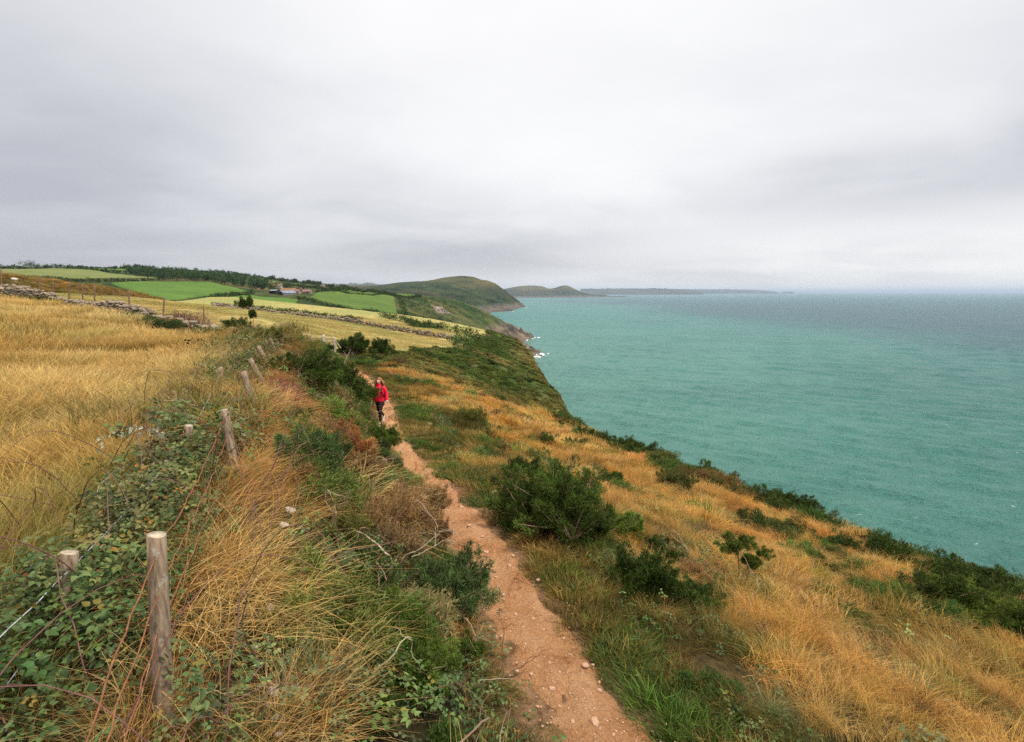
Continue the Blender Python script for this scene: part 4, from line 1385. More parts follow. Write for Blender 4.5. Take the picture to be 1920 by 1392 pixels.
def gorse_meshes(name, W, Hh, ns, npl, per, L, w, seed, low=.12, k=6, fat=1.0):
    """A ragged bush: stems from one stool, each carrying tapering plumes of needles that lean out and up."""
    r = np.random.default_rng(seed)
    fol, br = [], []
    Rp = .085 * W ** .75 * fat
    for i in range(ns):
        a = 2.4 * i + r.uniform(-.6, .6)
        q = math.sqrt((i + .3) / ns) * r.uniform(.8, 1.1)
        cx, cy = math.cos(a) * q * W * .40, math.sin(a) * q * W * .40
        h = Hh * (1 - .5 * q * q) * r.uniform(.7, 1.08)
        hub = np.array((cx, cy, h * r.uniform(low, low + .25)))
        foot_ = np.array((cx * .25, cy * .25, -.08))
        br.append(tube([foot_, (foot_ + hub) / 2 + r.normal(0, .03 * W, 3), hub], np.array((.022, .017, .013)) * max(.5, W), 5))
        sub = r.uniform(.72, 1.3)
        for j in range(npl):
            a2 = r.uniform(0, 6.28)
            d = unit(np.array((math.cos(a2) * .75 + .3 * cx / W + .12, math.sin(a2) * .75 + .3 * cy / W, r.uniform(.25, 1.5))))
            l_ = (h - hub[2]) * r.uniform(.55, 1.0) / max(.55, d[2]) * (.72 + .28 * d[2])
            tip = hub + d * l_
            n_ = max(10, int(per * r.uniform(.7, 1.3)))
            t = r.uniform(.28, 1.0, n_) ** .75
            rad_ = Rp * np.sin(np.clip(t, 0, 1) ** 1.5 * math.pi * .92 + .06) * r.uniform(.6, 1.4)
            rd = rand_dir(n_, r)
            rd = unit(rd - d * (rd @ d)[:, None] * .9)
            P = hub + d * l_ * t[:, None] + rd * rad_[:, None] * r.uniform(.55, 1.1, (n_, 1))
            P[:, 2] = np.maximum(P[:, 2], .01)
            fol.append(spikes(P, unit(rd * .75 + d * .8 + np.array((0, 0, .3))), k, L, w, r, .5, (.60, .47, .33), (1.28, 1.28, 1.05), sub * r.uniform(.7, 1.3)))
            br.append(tube([hub, (hub + tip) / 2 + r.normal(0, .012 * W, 3), tip], np.array((.010, .007, .003)) * max(.5, W), 4))
    V, F, Cc = merge(fol)
    bv, bf = cat(br)
    return mesh_np(name + '_foliage', V, F, M_NEEDLE, Cc), mesh_np(name + '_branches', bv, bf, M_BARK, None, True)


GORSE = {
    'big': (2.2, gorse_meshes('big', 2.2, 1.55, 13, 11, 80, .085, .0075, 601)),
    'mid': (1.25, gorse_meshes('mid', 1.25, 0.95, 8, 9, 60, .07, .0068, 602)),
    'mid_b': (1.25, gorse_meshes('midb', 1.25, 0.85, 7, 9, 64, .07, .0068, 603)),
    'small': (0.65, gorse_meshes('small', 0.65, 0.6, 4, 8, 50, .05, .005, 604)),
    'small_b': (0.65, gorse_meshes('smallb', 0.65, 0.5, 4, 8, 50, .05, .005, 605)),
    'low': (1.5, gorse_meshes('low', 1.5, 0.6, 12, 7, 56, .07, .007, 606, .05)),
    'knob': (0.5, gorse_meshes('knob', 0.5, 0.78, 2, 14, 60, .045, .0048, 607, .62, fat=.9)),
    'thin': (1.25, gorse_meshes('thin', 1.25, 0.95, 8, 9, 40, .08, .0045, 608, .12)),
}
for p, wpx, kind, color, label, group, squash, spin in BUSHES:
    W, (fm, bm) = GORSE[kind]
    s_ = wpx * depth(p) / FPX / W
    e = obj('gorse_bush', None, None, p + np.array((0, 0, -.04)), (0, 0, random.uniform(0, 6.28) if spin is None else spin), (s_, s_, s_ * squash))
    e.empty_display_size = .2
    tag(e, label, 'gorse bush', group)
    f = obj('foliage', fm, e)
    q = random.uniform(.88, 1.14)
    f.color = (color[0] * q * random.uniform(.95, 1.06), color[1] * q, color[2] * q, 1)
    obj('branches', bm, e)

# ------------------------------------------------------------------ fences


def post_mesh(name, top, bot, rad_, mat, cap=None, rough=0.06, seed=0):
    """A round stake from bot to top: slightly crooked, split at the rim, slanted sawn top."""
    r = np.random.default_rng(seed)
    top, bot = np.asarray(top, float), np.asarray(bot, float)
    n_, s_ = 9, 14
    ax = unit(top - bot)
    sx = unit(np.cross(ax, (0.2, 1, 0)))
    sy = np.cross(ax, sx)
    V = []
    for i in range(n_):
        t = i / (n_ - 1)
        c = bot + (top - bot) * t + (sx * math.sin(t * 3 + seed) + sy * math.cos(t * 2.3 + seed)) * rad_ * .12
        for j in range(s_):
            a = 2 * math.pi * j / s_
            q = rad_ * (1.08 - .12 * t) * (1 + rough * math.sin(3 * a + seed) + rough * (vnoise(j * .8, i * .35, seed) - .5) * 2)
            sl = (ax * rad_ * .25 * math.cos(a + seed)) if i == n_ - 1 else 0
            V.append(c + sx * math.cos(a) * q + sy * math.sin(a) * q + sl)
    F = []
    for i in range(n_ - 1):
        for j in range(s_):
            F.append((i * s_ + j, i * s_ + (j + 1) % s_, (i + 1) * s_ + (j + 1) % s_, (i + 1) * s_ + j))
    V.append(top + ax * rad_ * .03)
    o_ = (n_ - 1) * s_
    T = np.array([(o_ + j, o_ + (j + 1) % s_, n_ * s_) for j in range(s_)])
    F = np.array(F)
    mi = [0] * len(F) + [1] * len(T)
    return mesh_np(name, np.array(V), [F, T], None, None, True, [mat, cap or mat], mi)


def add_post(parent, ut, vt, ub, vb, d, wpx, mat, cap=None, seed=0, name='post', dtop=0.0):
    t = at(ut, vt, d + dtop)
    b = at(ub, vb, d)
    ax = unit(b - t)
    b = b + ax * .15
    while b[2] > H(b[0], b[1]) - .25:
        b = b + ax * .05
    org = b
    return obj(name, post_mesh(name, t - org, b - org, .5 * wpx * d / FPX, mat, cap, seed=seed), parent, org), t, b


def wire(parent, pts, rad_, mat, sag=.03, wob=.008, barb=None, seed=0):
    r = np.random.default_rng(seed)
    P = []
    for a, b in zip(pts[:-1], pts[1:]):
        k_ = max(4, int(np.linalg.norm(b - a) / .12))
        for i in range(k_):
            t = i / k_
            P.append(a + (b - a) * t + np.array((0, 0, -sag * 4 * t * (1 - t))) + r.normal(0, wob, 3))
    P.append(pts[-1])
    V, F = tube(P, np.full(len(P), rad_), 5)
    w_ = obj('wire', mesh_np('wire', V, F, mat, None, True), parent)
    if barb:
        bp = []
        for q in P[::1][:160]:
            for _ in range(2):
                d = rand_dir(1, r)[0] * .014
                bp.append(tube([q - d, q, q + d], np.array((.0006, .0014, .0006)), 3))
        V, F = cat(bp)
        tag(obj('barbs', mesh_np('barbs', V, F, mat), w_), kind='stuff')
    return w_


fence = obj('wire_fence', None, None, (FENCE[2][0], FENCE[2][1], FENCE[2][2]))
tag(fence, 'leaning round wooden posts with rusty barbed wire running through the brambles to the gate', 'fence')
fence.location = (0, 0, 0)
tops = []
for i, (ut, vt, ub, vb, d, w, mt) in enumerate([(293, 1003, 310, 1325, 2.5, 32, M_POST), (419, 769, 438, 872, 5.3, 15.5, M_POST), (455, 697, 474, 768, 7.9, 12, M_POST), (469, 674, 498, 732, 10.0, 9.5, M_POST),
                                              (485, 650, 503, 686, 12.5, 7.5, M_POST), (496, 640, 502, 653, 14.8, 6, M_POST), (506, 635, 514, 651, 15.6, 6, M_POST), (515, 624, 523, 653, 17.2, 5.5, M_POST), (520, 618, 526, 639, 19, 5, M_POST),
                                              (527, 608, 530, 628, 21, 4.6, M_OLDPOST), (532, 609, 532, 625, 22, 4.6, M_OLDPOST), (540, 614, 541, 626, 24, 4.4, M_POST), (548, 617, 548, 629, 24.6, 6.5, M_POST),
                                              (564, 626, 564, 637, 29, 3.6, M_OLDPOST), (575, 628, 576, 642, 33, 3.6, M_OLDPOST)]):
    o, t, b = add_post(fence, ut, vt, ub, vb, d, w, mt, M_ENDGRAIN if mt is M_POST else None, i)
    tops.append((t, b))
back = (np.array((-.62, -.25, -1.32)), np.array((-.66, -.25, -2.3)))
for k_, hgt in enumerate((.10, .30, .50, .68)):
    pts = [back[0] + (back[1] - back[0]) * hgt * .95]
    for t, b in [tops[j] for j in (0, 1, 2, 3, 4, 7, 9)]:
        L_ = np.linalg.norm(b - t)
        pts.append(t + (b - t) * hgt * min(1, .95 / L_) + np.array((-.02, .03, 0)))
    wire(fence, pts, .0040 if k_ < 3 else .0030, M_RUST, .05, .006, True, 40 + k_)

fence2 = obj('wire_fence', None)
tag(fence2, 'short pale stumps with bright silver wire on the field side of the brambles', 'fence')
o, t1, b1 = add_post(fence2, 131, 1036, 133, 1105, 2.95, 27, M_POST, M_ENDGRAIN, 31)
o, t2, b2 = add_post(fence2, 353, 798, 351, 836, 5.6, 14, M_POST, M_ENDGRAIN, 32)
o, t3, b3 = add_post(fence2, 412, 690, 414, 712, 9.4, 9, M_POST, M_ENDGRAIN, 33)
for k_, hz_ in enumerate((.10, .34)):
    dn = np.array((0, 0, -hz_))
    wire(fence2, [np.array((-1.55, -.6, -1.35)) + dn, t1 + dn, t2 + dn, t3 + dn], .0032, M_GALV, .04, .004, None, 50 + k_)

fence3 = obj('wire_fence', None)
tag(fence3, 'row of thin dark stakes standing behind the dry stone wall', 'fence')
tp3 = []
for i, (u, vt, vb, d) in enumerate([(3, 506, 534, 41), (75, 517, 545, 40), (99, 529, 552, 40), (130, 530, 557, 38.5), (155, 532, 561, 37), (177, 536, 564, 36.5), (242, 545, 570, 33), (307, 557, 577, 31), (383, 574, 594, 28)]):
    o, t, b = add_post(fence3, u + random.uniform(-2, 2), vt, u, vb, d, 2.4, M_OLDPOST, None, 60 + i)
    tp3.append(t)
for hz_ in (.12, .45):
    wire(fence3, [t + np.array((0, 0, -hz_)) for t in tp3], .004, M_RUST, .05, .01, None, 70)
fence4 = obj('wire_fence', None)
tag(fence4, 'distant line of small stakes along the far rough bank', 'fence')
for i, (u, vt, vb, d) in enumerate([(147, 534, 548, 62), (165, 538, 551, 66), (190, 540, 553, 70), (213, 545, 556, 76), (224, 547, 558, 80), (238, 549, 559, 86), (254, 552, 561, 92), (266, 554, 562, 98)]):
    add_post(fence4, u, vt, u, vb, d, 1.8, M_OLDPOST, None, 80 + i)

# ------------------------------------------------------------------ gate


def bar(a, b, w, h):
    """A sawn rail from a to b, w thick and h tall, edges eased."""
    a, b = np.asarray(a, float), np.asarray(b, float)
    t = unit(b - a)
    s = unit(np.cross(t, (0, 0, 1.0) if abs(t[2]) < .9 else (0, 1.0, 0)))
    u = np.cross(s, t)
    e = .22
    pr = [(-1, -1 + e), (-1 + e, -1), (1 - e, -1), (1, -1 + e), (1, 1 - e), (1 - e, 1), (-1 + e, 1), (-1, 1 - e)]
    V = [p_ + s * i_ * w / 2 + u * j_ * h / 2 for p_ in (a, b) for i_, j_ in pr]
    F = np.array([(k_, (k_ + 1) % 8, 8 + (k_ + 1) % 8, 8 + k_) for k_ in range(8)])
    F2 = np.array([(7, 6, 5, 4), (7, 4, 3, 0), (3, 2, 1, 0), (12, 13, 14, 15), (8, 11, 12, 15), (8, 9, 10, 11)])
    return np.array(V), np.concatenate([F, F2])


M_GATE = mat_plain('grey_gate_wood', (0.36, 0.31, 0.24), 0.85, 0.3, 6, 0.4, 0.02)
GD = 36.0
gate = obj('field_gate', None)
tag(gate, 'narrow grey wooden field gate with five rails between two posts', 'gate')
add_post(gate, 583.5, 630, 584.5, 660, GD, 5.0, M_GATE, None, 91)
add_post(gate, 606.5, 628.5, 608, 663, GD, 6.6, M_GATE, None, 92)
for v_ in (635, 640.5, 646, 651, 656):
    V, F = bar(at(586.5, v_, GD - .1), at(604, v_ - .6, GD - .1), .045, .085)
    obj('rail', mesh_np('rail', V, F, M_GATE), gate)
for u_ in (586.5, 603.6):
    V, F = bar(at(u_, 633.3, GD - .02), at(u_ + .4, 658, GD - .02), .05, .07)
    obj('stile', mesh_np('stile', V, F, M_GATE), gate)
V, F = bar(at(587, 655, GD - .17), at(603, 636, GD - .17), .035, .06)
obj('brace', mesh_np('brace', V, F, M_GATE), gate)
rf = obj('rail_fence', None)
tag(rf, 'short wooden rail fence panel with slanting brace beside the gate', 'fence')
add_post(rf, 626.5, 632.5, 627.5, 658, GD + .3, 4.4, M_GATE, None, 93)
for v_ in (635.5, 641.5, 647.5, 653):
    V, F = bar(at(610, v_, GD + .12), at(625.5, v_ - .3, GD + .2), .05, .11)
    obj('rail', mesh_np('rail', V, F, M_GATE), rf)
V, F = bar(at(628, 637.5, GD + .3), at(639, 653, GD + .5), .06, .09)
obj('brace', mesh_np('brace', V, F, M_GATE), rf)

# ------------------------------------------------------------------ stones


def stone_mesh(name, seed, mat, sx=1, sy=1, sz=.6, cuts=2):
    """An angular stone about one metre across: a chipped, chamfered block."""
    r = np.random.default_rng(seed)
    V, idx = [], {}
    F = []

    def vid(p_):
        key = tuple(np.round(p_, 4))
        if key not in idx:
            idx[key] = len(V)
            V.append(np.array(p_, float))
        return idx[key]
    for ax in range(3):
        for sg in (-1, 1):
            for i in range(cuts):
                for j in range(cuts):
                    q = []
                    for di, dj in ((0, 0), (1, 0), (1, 1), (0, 1)):
                        a, b = -1 + 2 * (i + di) / cuts, -1 + 2 * (j + dj) / cuts
                        p_ = [0, 0, 0]
                        p_[ax], p_[(ax + 1) % 3], p_[(ax + 2) % 3] = sg, a, b
                        q.append(vid(p_))
                    F.append(q if sg > 0 else q[::-1])
    V = np.array(V)
    nrm = np.linalg.norm(V, axis=1, keepdims=True)
    V = V / nrm * (nrm ** .45) * .5
    for _ in range(5):
        d = rand_dir(1, r)[0]
        lim = r.uniform(.36, .5)
        t = V @ d
        V -= np.where(t > lim, t - lim, 0)[:, None] * d
    V = V * (1 + r.normal(0, .05, V.shape)) * np.array((sx, sy, sz))
    return mesh_np(name, V, np.array(F), mat)


WSTONES = [stone_mesh('wall_stone', 700 + i, M_STONE, 1.0, .7, .5) for i in range(10)]
PSTONES = [stone_mesh('path_stone', 720 + i, M_PEBBLE, 1.0, .8, .55) for i in range(6)]
QSTONES = [stone_mesh('quartz', 740 + i, M_QUARTZ, 1.0, .8, .8) for i in range(6)]

# dry stone wall at the top of the golden field: stone by stone where it stands bare
wall = obj('dry_stone_wall', None)
tag(wall, 'tumbledown dry stone wall along the top edge of the golden field', 'stone wall')
seg = np.concatenate([[0], np.cumsum(np.hypot(*np.diff(WALL_PTS, axis=0).T))])


def wall_at(s):
    return np.interp(s, seg, WALL_PTS[:, 0]), np.interp(s, seg, WALL_PTS[:, 1])


wr2 = np.random.default_rng(77)
nst, extra, s = 0, [], 0.3
rows = []
while s < seg[-1] - .4:
    x_, y_ = wall_at(s)
    u_ = 960 + FPX * x_ / (y_ * CP - H(x_, y_) * SP)
    hgt = np.interp(u_, [-60, 0, 60, 110, 120, 150, 200, 270, 300, 420], [1.15, 1.05, .95, .62, .42, .55, .9, .72, .5, .45]) * wr2.uniform(.85, 1.1)
    step = wr2.uniform(.26, .46)
    z = 0.0
    x2, y2 = wall_at(s + .3)
    ang = math.atan2(y2 - y_, x2 - x_)
    nx_, ny_ = math.sin(ang), -math.cos(ang)              # towards the field
    while z < hgt:
        th_ = wr2.uniform(.12, .22)
        rows.append((z > hgt - .3, s, z + th_ / 2, step * wr2.uniform(.8, 1.15), th_, ang, nx_, ny_, u_))
        z += th_ * .93
    s += step
for top_, s, z, ln, th_, ang, nx_, ny_, u_ in rows:
    x_, y_ = wall_at(s + wr2.uniform(-.12, .12))
    off = .22 - .10 * z
    pos = np.array((x_ + nx_ * off, y_ + ny_ * off, H(x_, y_) - .05 + z))
    rot = (wr2.normal(0, .12), wr2.normal(0, .12), ang + wr2.normal(0, .15))
    sc_ = (ln * 1.12, ln * wr2.uniform(.7, 1.1) * 1.2, th_ / .5 * 1.08)
    mesh_ = WSTONES[wr2.integers(len(WSTONES))]
    if nst < 300 and -25 < u_ < 305:
        obj('stone', mesh_, wall, pos, rot, sc_)
        nst += 1
    else:
        extra.append((mesh_, pos, rot, sc_))
    if top_ or wr2.uniform() < .3:
        extra.append((WSTONES[wr2.integers(len(WSTONES))], pos - np.array((nx_, ny_, 0)) * .35, rot, sc_))


def join_copies(name, items, mat):
    V, F, o = [], [], 0
    for me_, pos, rot, sc_ in items:
        v = np.empty(len(me_.vertices) * 3, np.float32)
        me_.vertices.foreach_get('co', v)
        M4 = np.array(Matrix.LocRotScale(Vector(pos), __import__('mathutils').Euler(rot), Vector(sc_)))
        v = v.reshape(-1, 3) @ M4[:3, :3].T + M4[:3, 3]
        f = np.empty(len(me_.loops), np.int32)
        me_.loops.foreach_get('vertex_index', f)
        V.append(v); F.append(f.reshape(-1, 4) + o); o += len(v)
    return mesh_np(name, np.concatenate(V), np.concatenate(F), mat)


tag(obj('rubble', join_copies('rubble', extra, M_STONE), wall), kind='stuff')

# farther wall between the two mown fields
wall2 = obj('dry_stone_wall', None)
tag(wall2, 'long low stone wall between the two mown yellow fields', 'stone wall')
wp = np.array([hit(u, v) for u, v in [(400, 576), (470, 583), (560, 592), (676, 610), (770, 626), (868, 643)]])
sg2 = np.concatenate([[0], np.cumsum(np.linalg.norm(np.diff(wp[:, :2], axis=0), axis=1))])
items = []
for s in np.arange(0, sg2[-1], .55):
    x_, y_ = np.interp(s, sg2, wp[:, 0]), np.interp(s, sg2, wp[:, 1])
    if wr2.uniform() < .08:
        continue
    for z in np.arange(.1, wr2.uniform(.7, 1.25), .3):
        items.append((WSTONES[wr2.integers(10)] if wr2.uniform() < .8 else QSTONES[wr2.integers(6)], (x_ + wr2.normal(0, .12), y_ + wr2.normal(0, .15), H(x_, y_) + z), (wr2.normal(0, .2), wr2.normal(0, .2), wr2.uniform(0, 3)), (wr2.uniform(.5, .85), .7, wr2.uniform(.5, .8))))
tag(obj('rubble', join_copies('rubble', items, M_STONE), wall2), kind='stuff')

# stones lying on the path
big_labels = {0: 'largest pale angular stone on the path near the bottom edge', 1: 'reddish stone at the right edge of the path beside a small pebble', 3: 'flat stone in the middle of the path above largest stone',
              8: 'long flat pink stone half sunk in the path by the upper bend'}
PATH_STONES = [(1115, 1361, 25), (1097, 1262, 17), (1111, 1259, 9), (1035, 1297, 15), (1009, 1094, 9), (944, 1124, 8), (955, 1072, 12), (962, 1049, 9), (911, 1038, 13), (1057, 1204, 9), (969, 1266, 10), (996, 1272, 9),
                              (1008, 1328, 8), (1124, 1304, 11), (1074, 1360, 11), (1000, 1166, 8), (967, 1160, 9), (919, 1182, 6), (1049, 1267, 7), (880, 994, 11), (866, 953, 11), (838, 916, 9), (905, 1010, 8), (1030, 1250, 7), (1080, 1320, 7),
                              (985, 1215, 7), (940, 1200, 7), (1150, 1385, 9), (930, 1090, 7), (1020, 1185, 6)]
small = [i for i in range(len(PATH_STONES)) if i not in big_labels]
order = sorted(small, key=lambda i: -PATH_STONES[i][1])
rank = [order.index(i) for i in small]
for i, (u, v, w) in enumerate(PATH_STONES):
    p_ = hit(u, v)
    s = w * depth(p_) / FPX * .85
    o = obj('stone', PSTONES[i % 6], None, np.array((p_[0], p_[1], path_top(p_[0], p_[1]) + .10 * s)), (random.uniform(-.2, .2), random.uniform(-.2, .2), random.uniform(0, 6.28)), (s, s, s * .9))
    tag(o, big_labels.get(i) or 'small loose stone on the earth path, %s counting up from the picture bottom' % ORD[rank.pop(0)], 'stone', 'loose stones on the path')
gv = []
gr2 = np.random.default_rng(31)
for _ in range(1500):
    y_ = 2.2 + gr2.uniform(0, 1) ** 1.6 * 16
    x_ = path_x(y_) + gr2.normal(0, .6) * path_hw(y_)
    s = gr2.uniform(.006, .022) * (1.9 if gr2.uniform() < .06 else 1)
    gv.append((PSTONES[gr2.integers(6)], (x_, y_, path_top(x_, y_) + s * .08), (gr2.normal(0, .3), gr2.normal(0, .3), gr2.uniform(0, 6)), (s, s, s)))
tag(obj('gravel', join_copies('gravel', gv, M_PEBBLE)), kind='stuff')
# pale stones showing through the bank grass
for i, (u, v, w, lab) in enumerate([(548, 962, 34, 'white stone in bank grass, top one of the leaning pair'), (538, 990, 26, 'white stone in bank grass directly below the top pale stone'), (552, 1022, 18, 'small white stone below the pale pair in bank grass'),
                                    (512, 1142, 26, 'white stone alone in bank grass halfway down'), (488, 1216, 18, 'dull pale stone half buried in bank grass'), (522, 1298, 40, 'largest pale stone low on the grassy bank'),
                                    (516, 1322, 26, 'white stone touching the largest pale bank stone'), (524, 1348, 26, 'tall white stone below the largest pale bank stone'), (530, 1376, 24, 'lowest white stones on the bank at picture bottom'), (571, 794, 12, 'white stone beside the red weed clump')]):
    p_ = hit(u, v)
    s = w * depth(p_) / FPX * .66
    tag(obj('stone', QSTONES[i % 6], None, p_ + np.array((0, -.04, s * .15 + .03)), (random.uniform(-.4, .4), random.uniform(-.4, .4), random.uniform(0, 6.28)), (s, s * .8, s * .6)), lab, 'stone')

# ------------------------------------------------------------------ bleached dead branches


def dead_branch(u, v, Lpx, d0, seed, label, r0=.011, depth_=2, lift=.12, mat=None, kink=.42):
    p_ = hit(u, v)
    L = Lpx * depth(p_) / FPX
    V, F = branch(seed, L * .85, r0 * .62 * L / .5, d0, depth_, kink, .05, 5)
    tag(obj('dead_branch', mesh_np('dead_branch', V, F, mat or M_DEADWOOD, None, True), None, p_ + np.array((0, 0, lift))), label, 'branch')


dead_branch(735, 1075, 105, (.05, -.2, 1), 811, 'thick forked bleached gorse trunk in front of the faded brown gorse', .020, 2)
dead_branch(752, 1075, 110, (.75, -.1, .75), 812, 'long bleached branch reaching right from the forked trunk', .012, 2)
dead_branch(775, 1115, 85, (1, -.2, .25), 813, 'white bare twig lying over the dark path-edge gorse', .010, 2, .42)
dead_branch(632, 960, 80, (.1, -.2, 1), 814, 'bare twisted stem standing below the orange dead gorse', .014, 2)
dead_branch(655, 1000, 70, (-.9, -.1, .4), 815, 'grey bare branch lying left of the forked trunk', .010, 2)
dead_branch(605, 800, 55, (.5, 0, .8), 816, 'pale bare twigs above the grey-green gorse', .010, 2)
dead_branch(660, 805, 50, (.6, 0, .7), 817, 'bare grey twigs standing left of the walker\'s feet', .010, 2)
dead_branch(690, 800, 44, (.4, 0, .8), 818, 'curled bare twig at the path edge by the walker\'s shoe', .010, 2)
dead_branch(475, 1372, 90, (.65, 0, .75), 819, 'straight pale stick propped over the lowest white stones', .008, 0, .3, None, .08)
dead_branch(382, 1385, 110, (.05, 0, 1), 820, 'upright pale broken stick beside the nearest fence post', .008, 0, .1, None, .08)
dead_branch(1290, 1045, 60, (-.6, 0, .6), 821, 'bare grey twigs beside the small round gorse', .010, 2)
dead_branch(1398, 1110, 60, (-.3, -.2, .5), 822, 'dark crooked stem under the gorse ball', .014, 1)
dead_branch(1400, 1160, 60, (.1, 0, 1), 823, 'single pale broken stalk in dry grass below the gorse ball', .010, 1)
dead_branch(870, 1215, 60, (1, 0, .2), 824, 'thin pale twig arching towards the path over brambles', .008, 1, .3)
dead_branch(900, 1330, 75, (1, 0, -.05), 825, 'straight pale twig lying at the path\'s left edge', .007, 0, .25, None, .08)
dead_branch(200, 985, 75, (-.7, 0, .6), 826, 'pale forked dry stalks leaning over the silver wire', .008, 1, .2)
dead_branch(375, 800, 70, (-.8, 0, .7), 827, 'spray of dry pale stems left of the ivy-topped post', .008, 2, .3)
dead_branch(205, 818, 60, (-.05, 0, 1), 828, 'dark upright dead stalk standing in the golden field', .010, 1, 0, M_BARK)
dead_branch(222, 822, 62, (.04, 0, 1), 829, 'second dark dead stalk in the golden field, nearer the fence', .009, 1, 0, M_BARK)
dead_branch(630, 720, 50, (.4, -.2, .8), 830, 'crooked pale stem inside the dark gorse group', .010, 1, .3)

# arching purple canes through the brambles
cp = []
cr2 = np.random.default_rng(55)
for _ in range(120):
    y_ = cr2.uniform(1.4, 9) if cr2.uniform() < .75 else cr2.uniform(9, 20)
    x_ = fence_x(y_) + cr2.uniform(-1.6, .7)
    a, L = cr2.uniform(0, 6.28), cr2.uniform(.5, 1.5)
    z0, hh_ = H(x_, y_) + .1, cr2.uniform(.3, .75)
    t = np.linspace(0, 1, 9)
    P = np.stack([x_ + np.cos(a) * L * t, y_ + np.sin(a) * L * t, z0 + hh_ * np.sin(t * math.pi * .8)], 1) + np.cumsum(cr2.normal(0, .012, (9, 3)), 0)
    cp.append(tube(P, np.linspace(.0042, .0015, 9), 4))
V, F = cat(cp)
tag(obj('bramble_canes', mesh_np('bramble_canes', V, F, M_CANE, None, True)), kind='stuff')

# red seeding weed, pale flowers, pale-backed bramble sprig


def weed(u, v, wpx, label, cat_, color, n_, hgt, name, leafc, seed):
    p_ = hit(u, v)
    r = np.random.default_rng(seed)
    W = wpx * depth(p_) / FPX
    e = obj(name, None, None, p_)
    tag(e, label, cat_)
    st, hd = [], []
    for i in range(n_):
        a, q = r.uniform(0, 6.28), W / 2 * math.sqrt(r.uniform())
        b = np.array((q * math.cos(a), q * math.sin(a) * .7, 0))
        b[2] = H(p_[0] + b[0], p_[1] + b[1]) - p_[2] - .03
        t = b + np.array((r.normal(0, .06), r.normal(0, .06), hgt * r.uniform(.6, 1.1)))
        st.append(tube([b, (b + t) / 2 + r.normal(0, .015, 3), t], (.003, .0025, .0015), 3))
        k_ = 16
        f = r.uniform(.35, 1.05, k_)[:, None]
        hd.append(b + (t - b) * f + r.normal(0, .02, (k_, 3)))
    P = np.concatenate(hd)
    V, F = place_shape(LEAFLET, LEAFLET_F, P, rand_dir(len(P), r), rand_dir(len(P), r), r.uniform(.012, .026, len(P)))
    Cc = np.repeat(r.uniform(.7, 1.3, (len(P), 1)), 9, 0) * np.ones((1, 3))
    V2, F2 = cat(st)
    obj('stems', mesh_np('stems', V2, F2, M_CANE), e)
    h = obj('flower_heads', mesh_np('flower_heads', V, F, M_LEAF, Cc), e)
    h.color = (*color, 1)


weed(545, 762, 68, 'pinkish red seeding weed clump on the grassy bank', 'weed', (.50, .17, .12), 150, .55, 'red_weed', None, 841)
weed(645, 682, 40, 'pale yellow-green flowering plant below the gate', 'wildflower', (.62, .66, .30), 40, .5, 'flowering_plant', None, 842)
weed(660, 668, 14, 'small white flowers beside the rounded gorse near the gate', 'wildflower', (.8, .8, .78), 8, .4, 'flowering_plant', None, 843)
p_ = hit(290, 872)
r = np.random.default_rng(91)
e = obj('bramble_sprig', None, None, p_)
tag(e, 'arching bramble sprig with pale upturned leaves over the field edge', 'bramble')
t = np.linspace(0, 1, 12)
arc = np.stack([.25 - .85 * t, -.05 + 0 * t, .35 + .14 * np.sin(t * 3.0) - .12 * t], 1)
V, F = tube(arc, np.linspace(.004, .0015, 12), 4)
obj('cane', mesh_np('cane', V, F, M_CANE, None, True), e)
P = np.repeat(arc[1:], 4, 0) + r.normal(0, .028, (44, 3))
V, F = place_shape(LEAFLET, LEAFLET_F, P, unit(np.array((1, 0, 0)) + r.normal(0, .4, (44, 3))), unit(np.array((0, -.3, -1)) + r.normal(0, .5, (44, 3))), r.uniform(.035, .055, 44))
lf = obj('leaves', mesh_np('leaves', V, F, M_LEAF, np.repeat(r.uniform(.8, 1.2, (44, 1)), 9, 0) * np.ones((1, 3))), e)
lf.color = (.42, .47, .33, 1)
# ivy on the second post
p_ = tops[1][0]
P = p_ + np.stack([r.normal(-.03, .05, 90), r.normal(-.03, .05, 90), -np.abs(r.normal(0, .28, 90)) + .03], 1)
V, F = place_shape(LEAFLET, LEAFLET_F, P, rand_dir(90, r), unit(np.array((0, -.6, .3)) + r.normal(0, .5, (90, 3))), r.uniform(.03, .055, 90))
iv = obj('ivy', mesh_np('ivy', V, F, M_LEAF, np.repeat(r.uniform(.7, 1.3, (90, 1)), 9, 0) * np.ones((1, 3))))
iv.color = (.10, .17, .04, 1)
tag(iv, 'ivy draped over the top of the second fence post', 'ivy')
# brown bramble heap grown over the wall end
p_ = hit(342, 614)
e = obj('bramble_heap', None, None, p_)
tag(e, 'tangled brown bramble heap grown over the end of the stone wall', 'bramble')
cp = []
for _ in range(260):
    a, q = r.uniform(0, 6.28), r.uniform(0, 1) ** .5
    b = np.array((1.7 * q * math.cos(a), .8 * q * math.sin(a), 0))
    a2, L = r.uniform(0, 6.28), r.uniform(.5, 1.2)
    tq = np.linspace(0, 1, 6)
    hh_ = 1.15 * math.sqrt(max(.05, 1 - q * q)) * r.uniform(.6, 1.1)
    cp.append(tube(np.stack([b[0] + np.cos(a2) * L * tq, b[1] + np.sin(a2) * L * tq, -.1 + hh_ * np.sin(tq * 2.6)], 1), np.linspace(.012, .006, 6), 3))
V, F = cat(cp)
obj('canes', mesh_np('canes', V, F, M_CANE), e)
P = np.stack([r.normal(0, .8, 500), r.normal(0, .4, 500), r.uniform(.2, 1.15, 500)], 1)
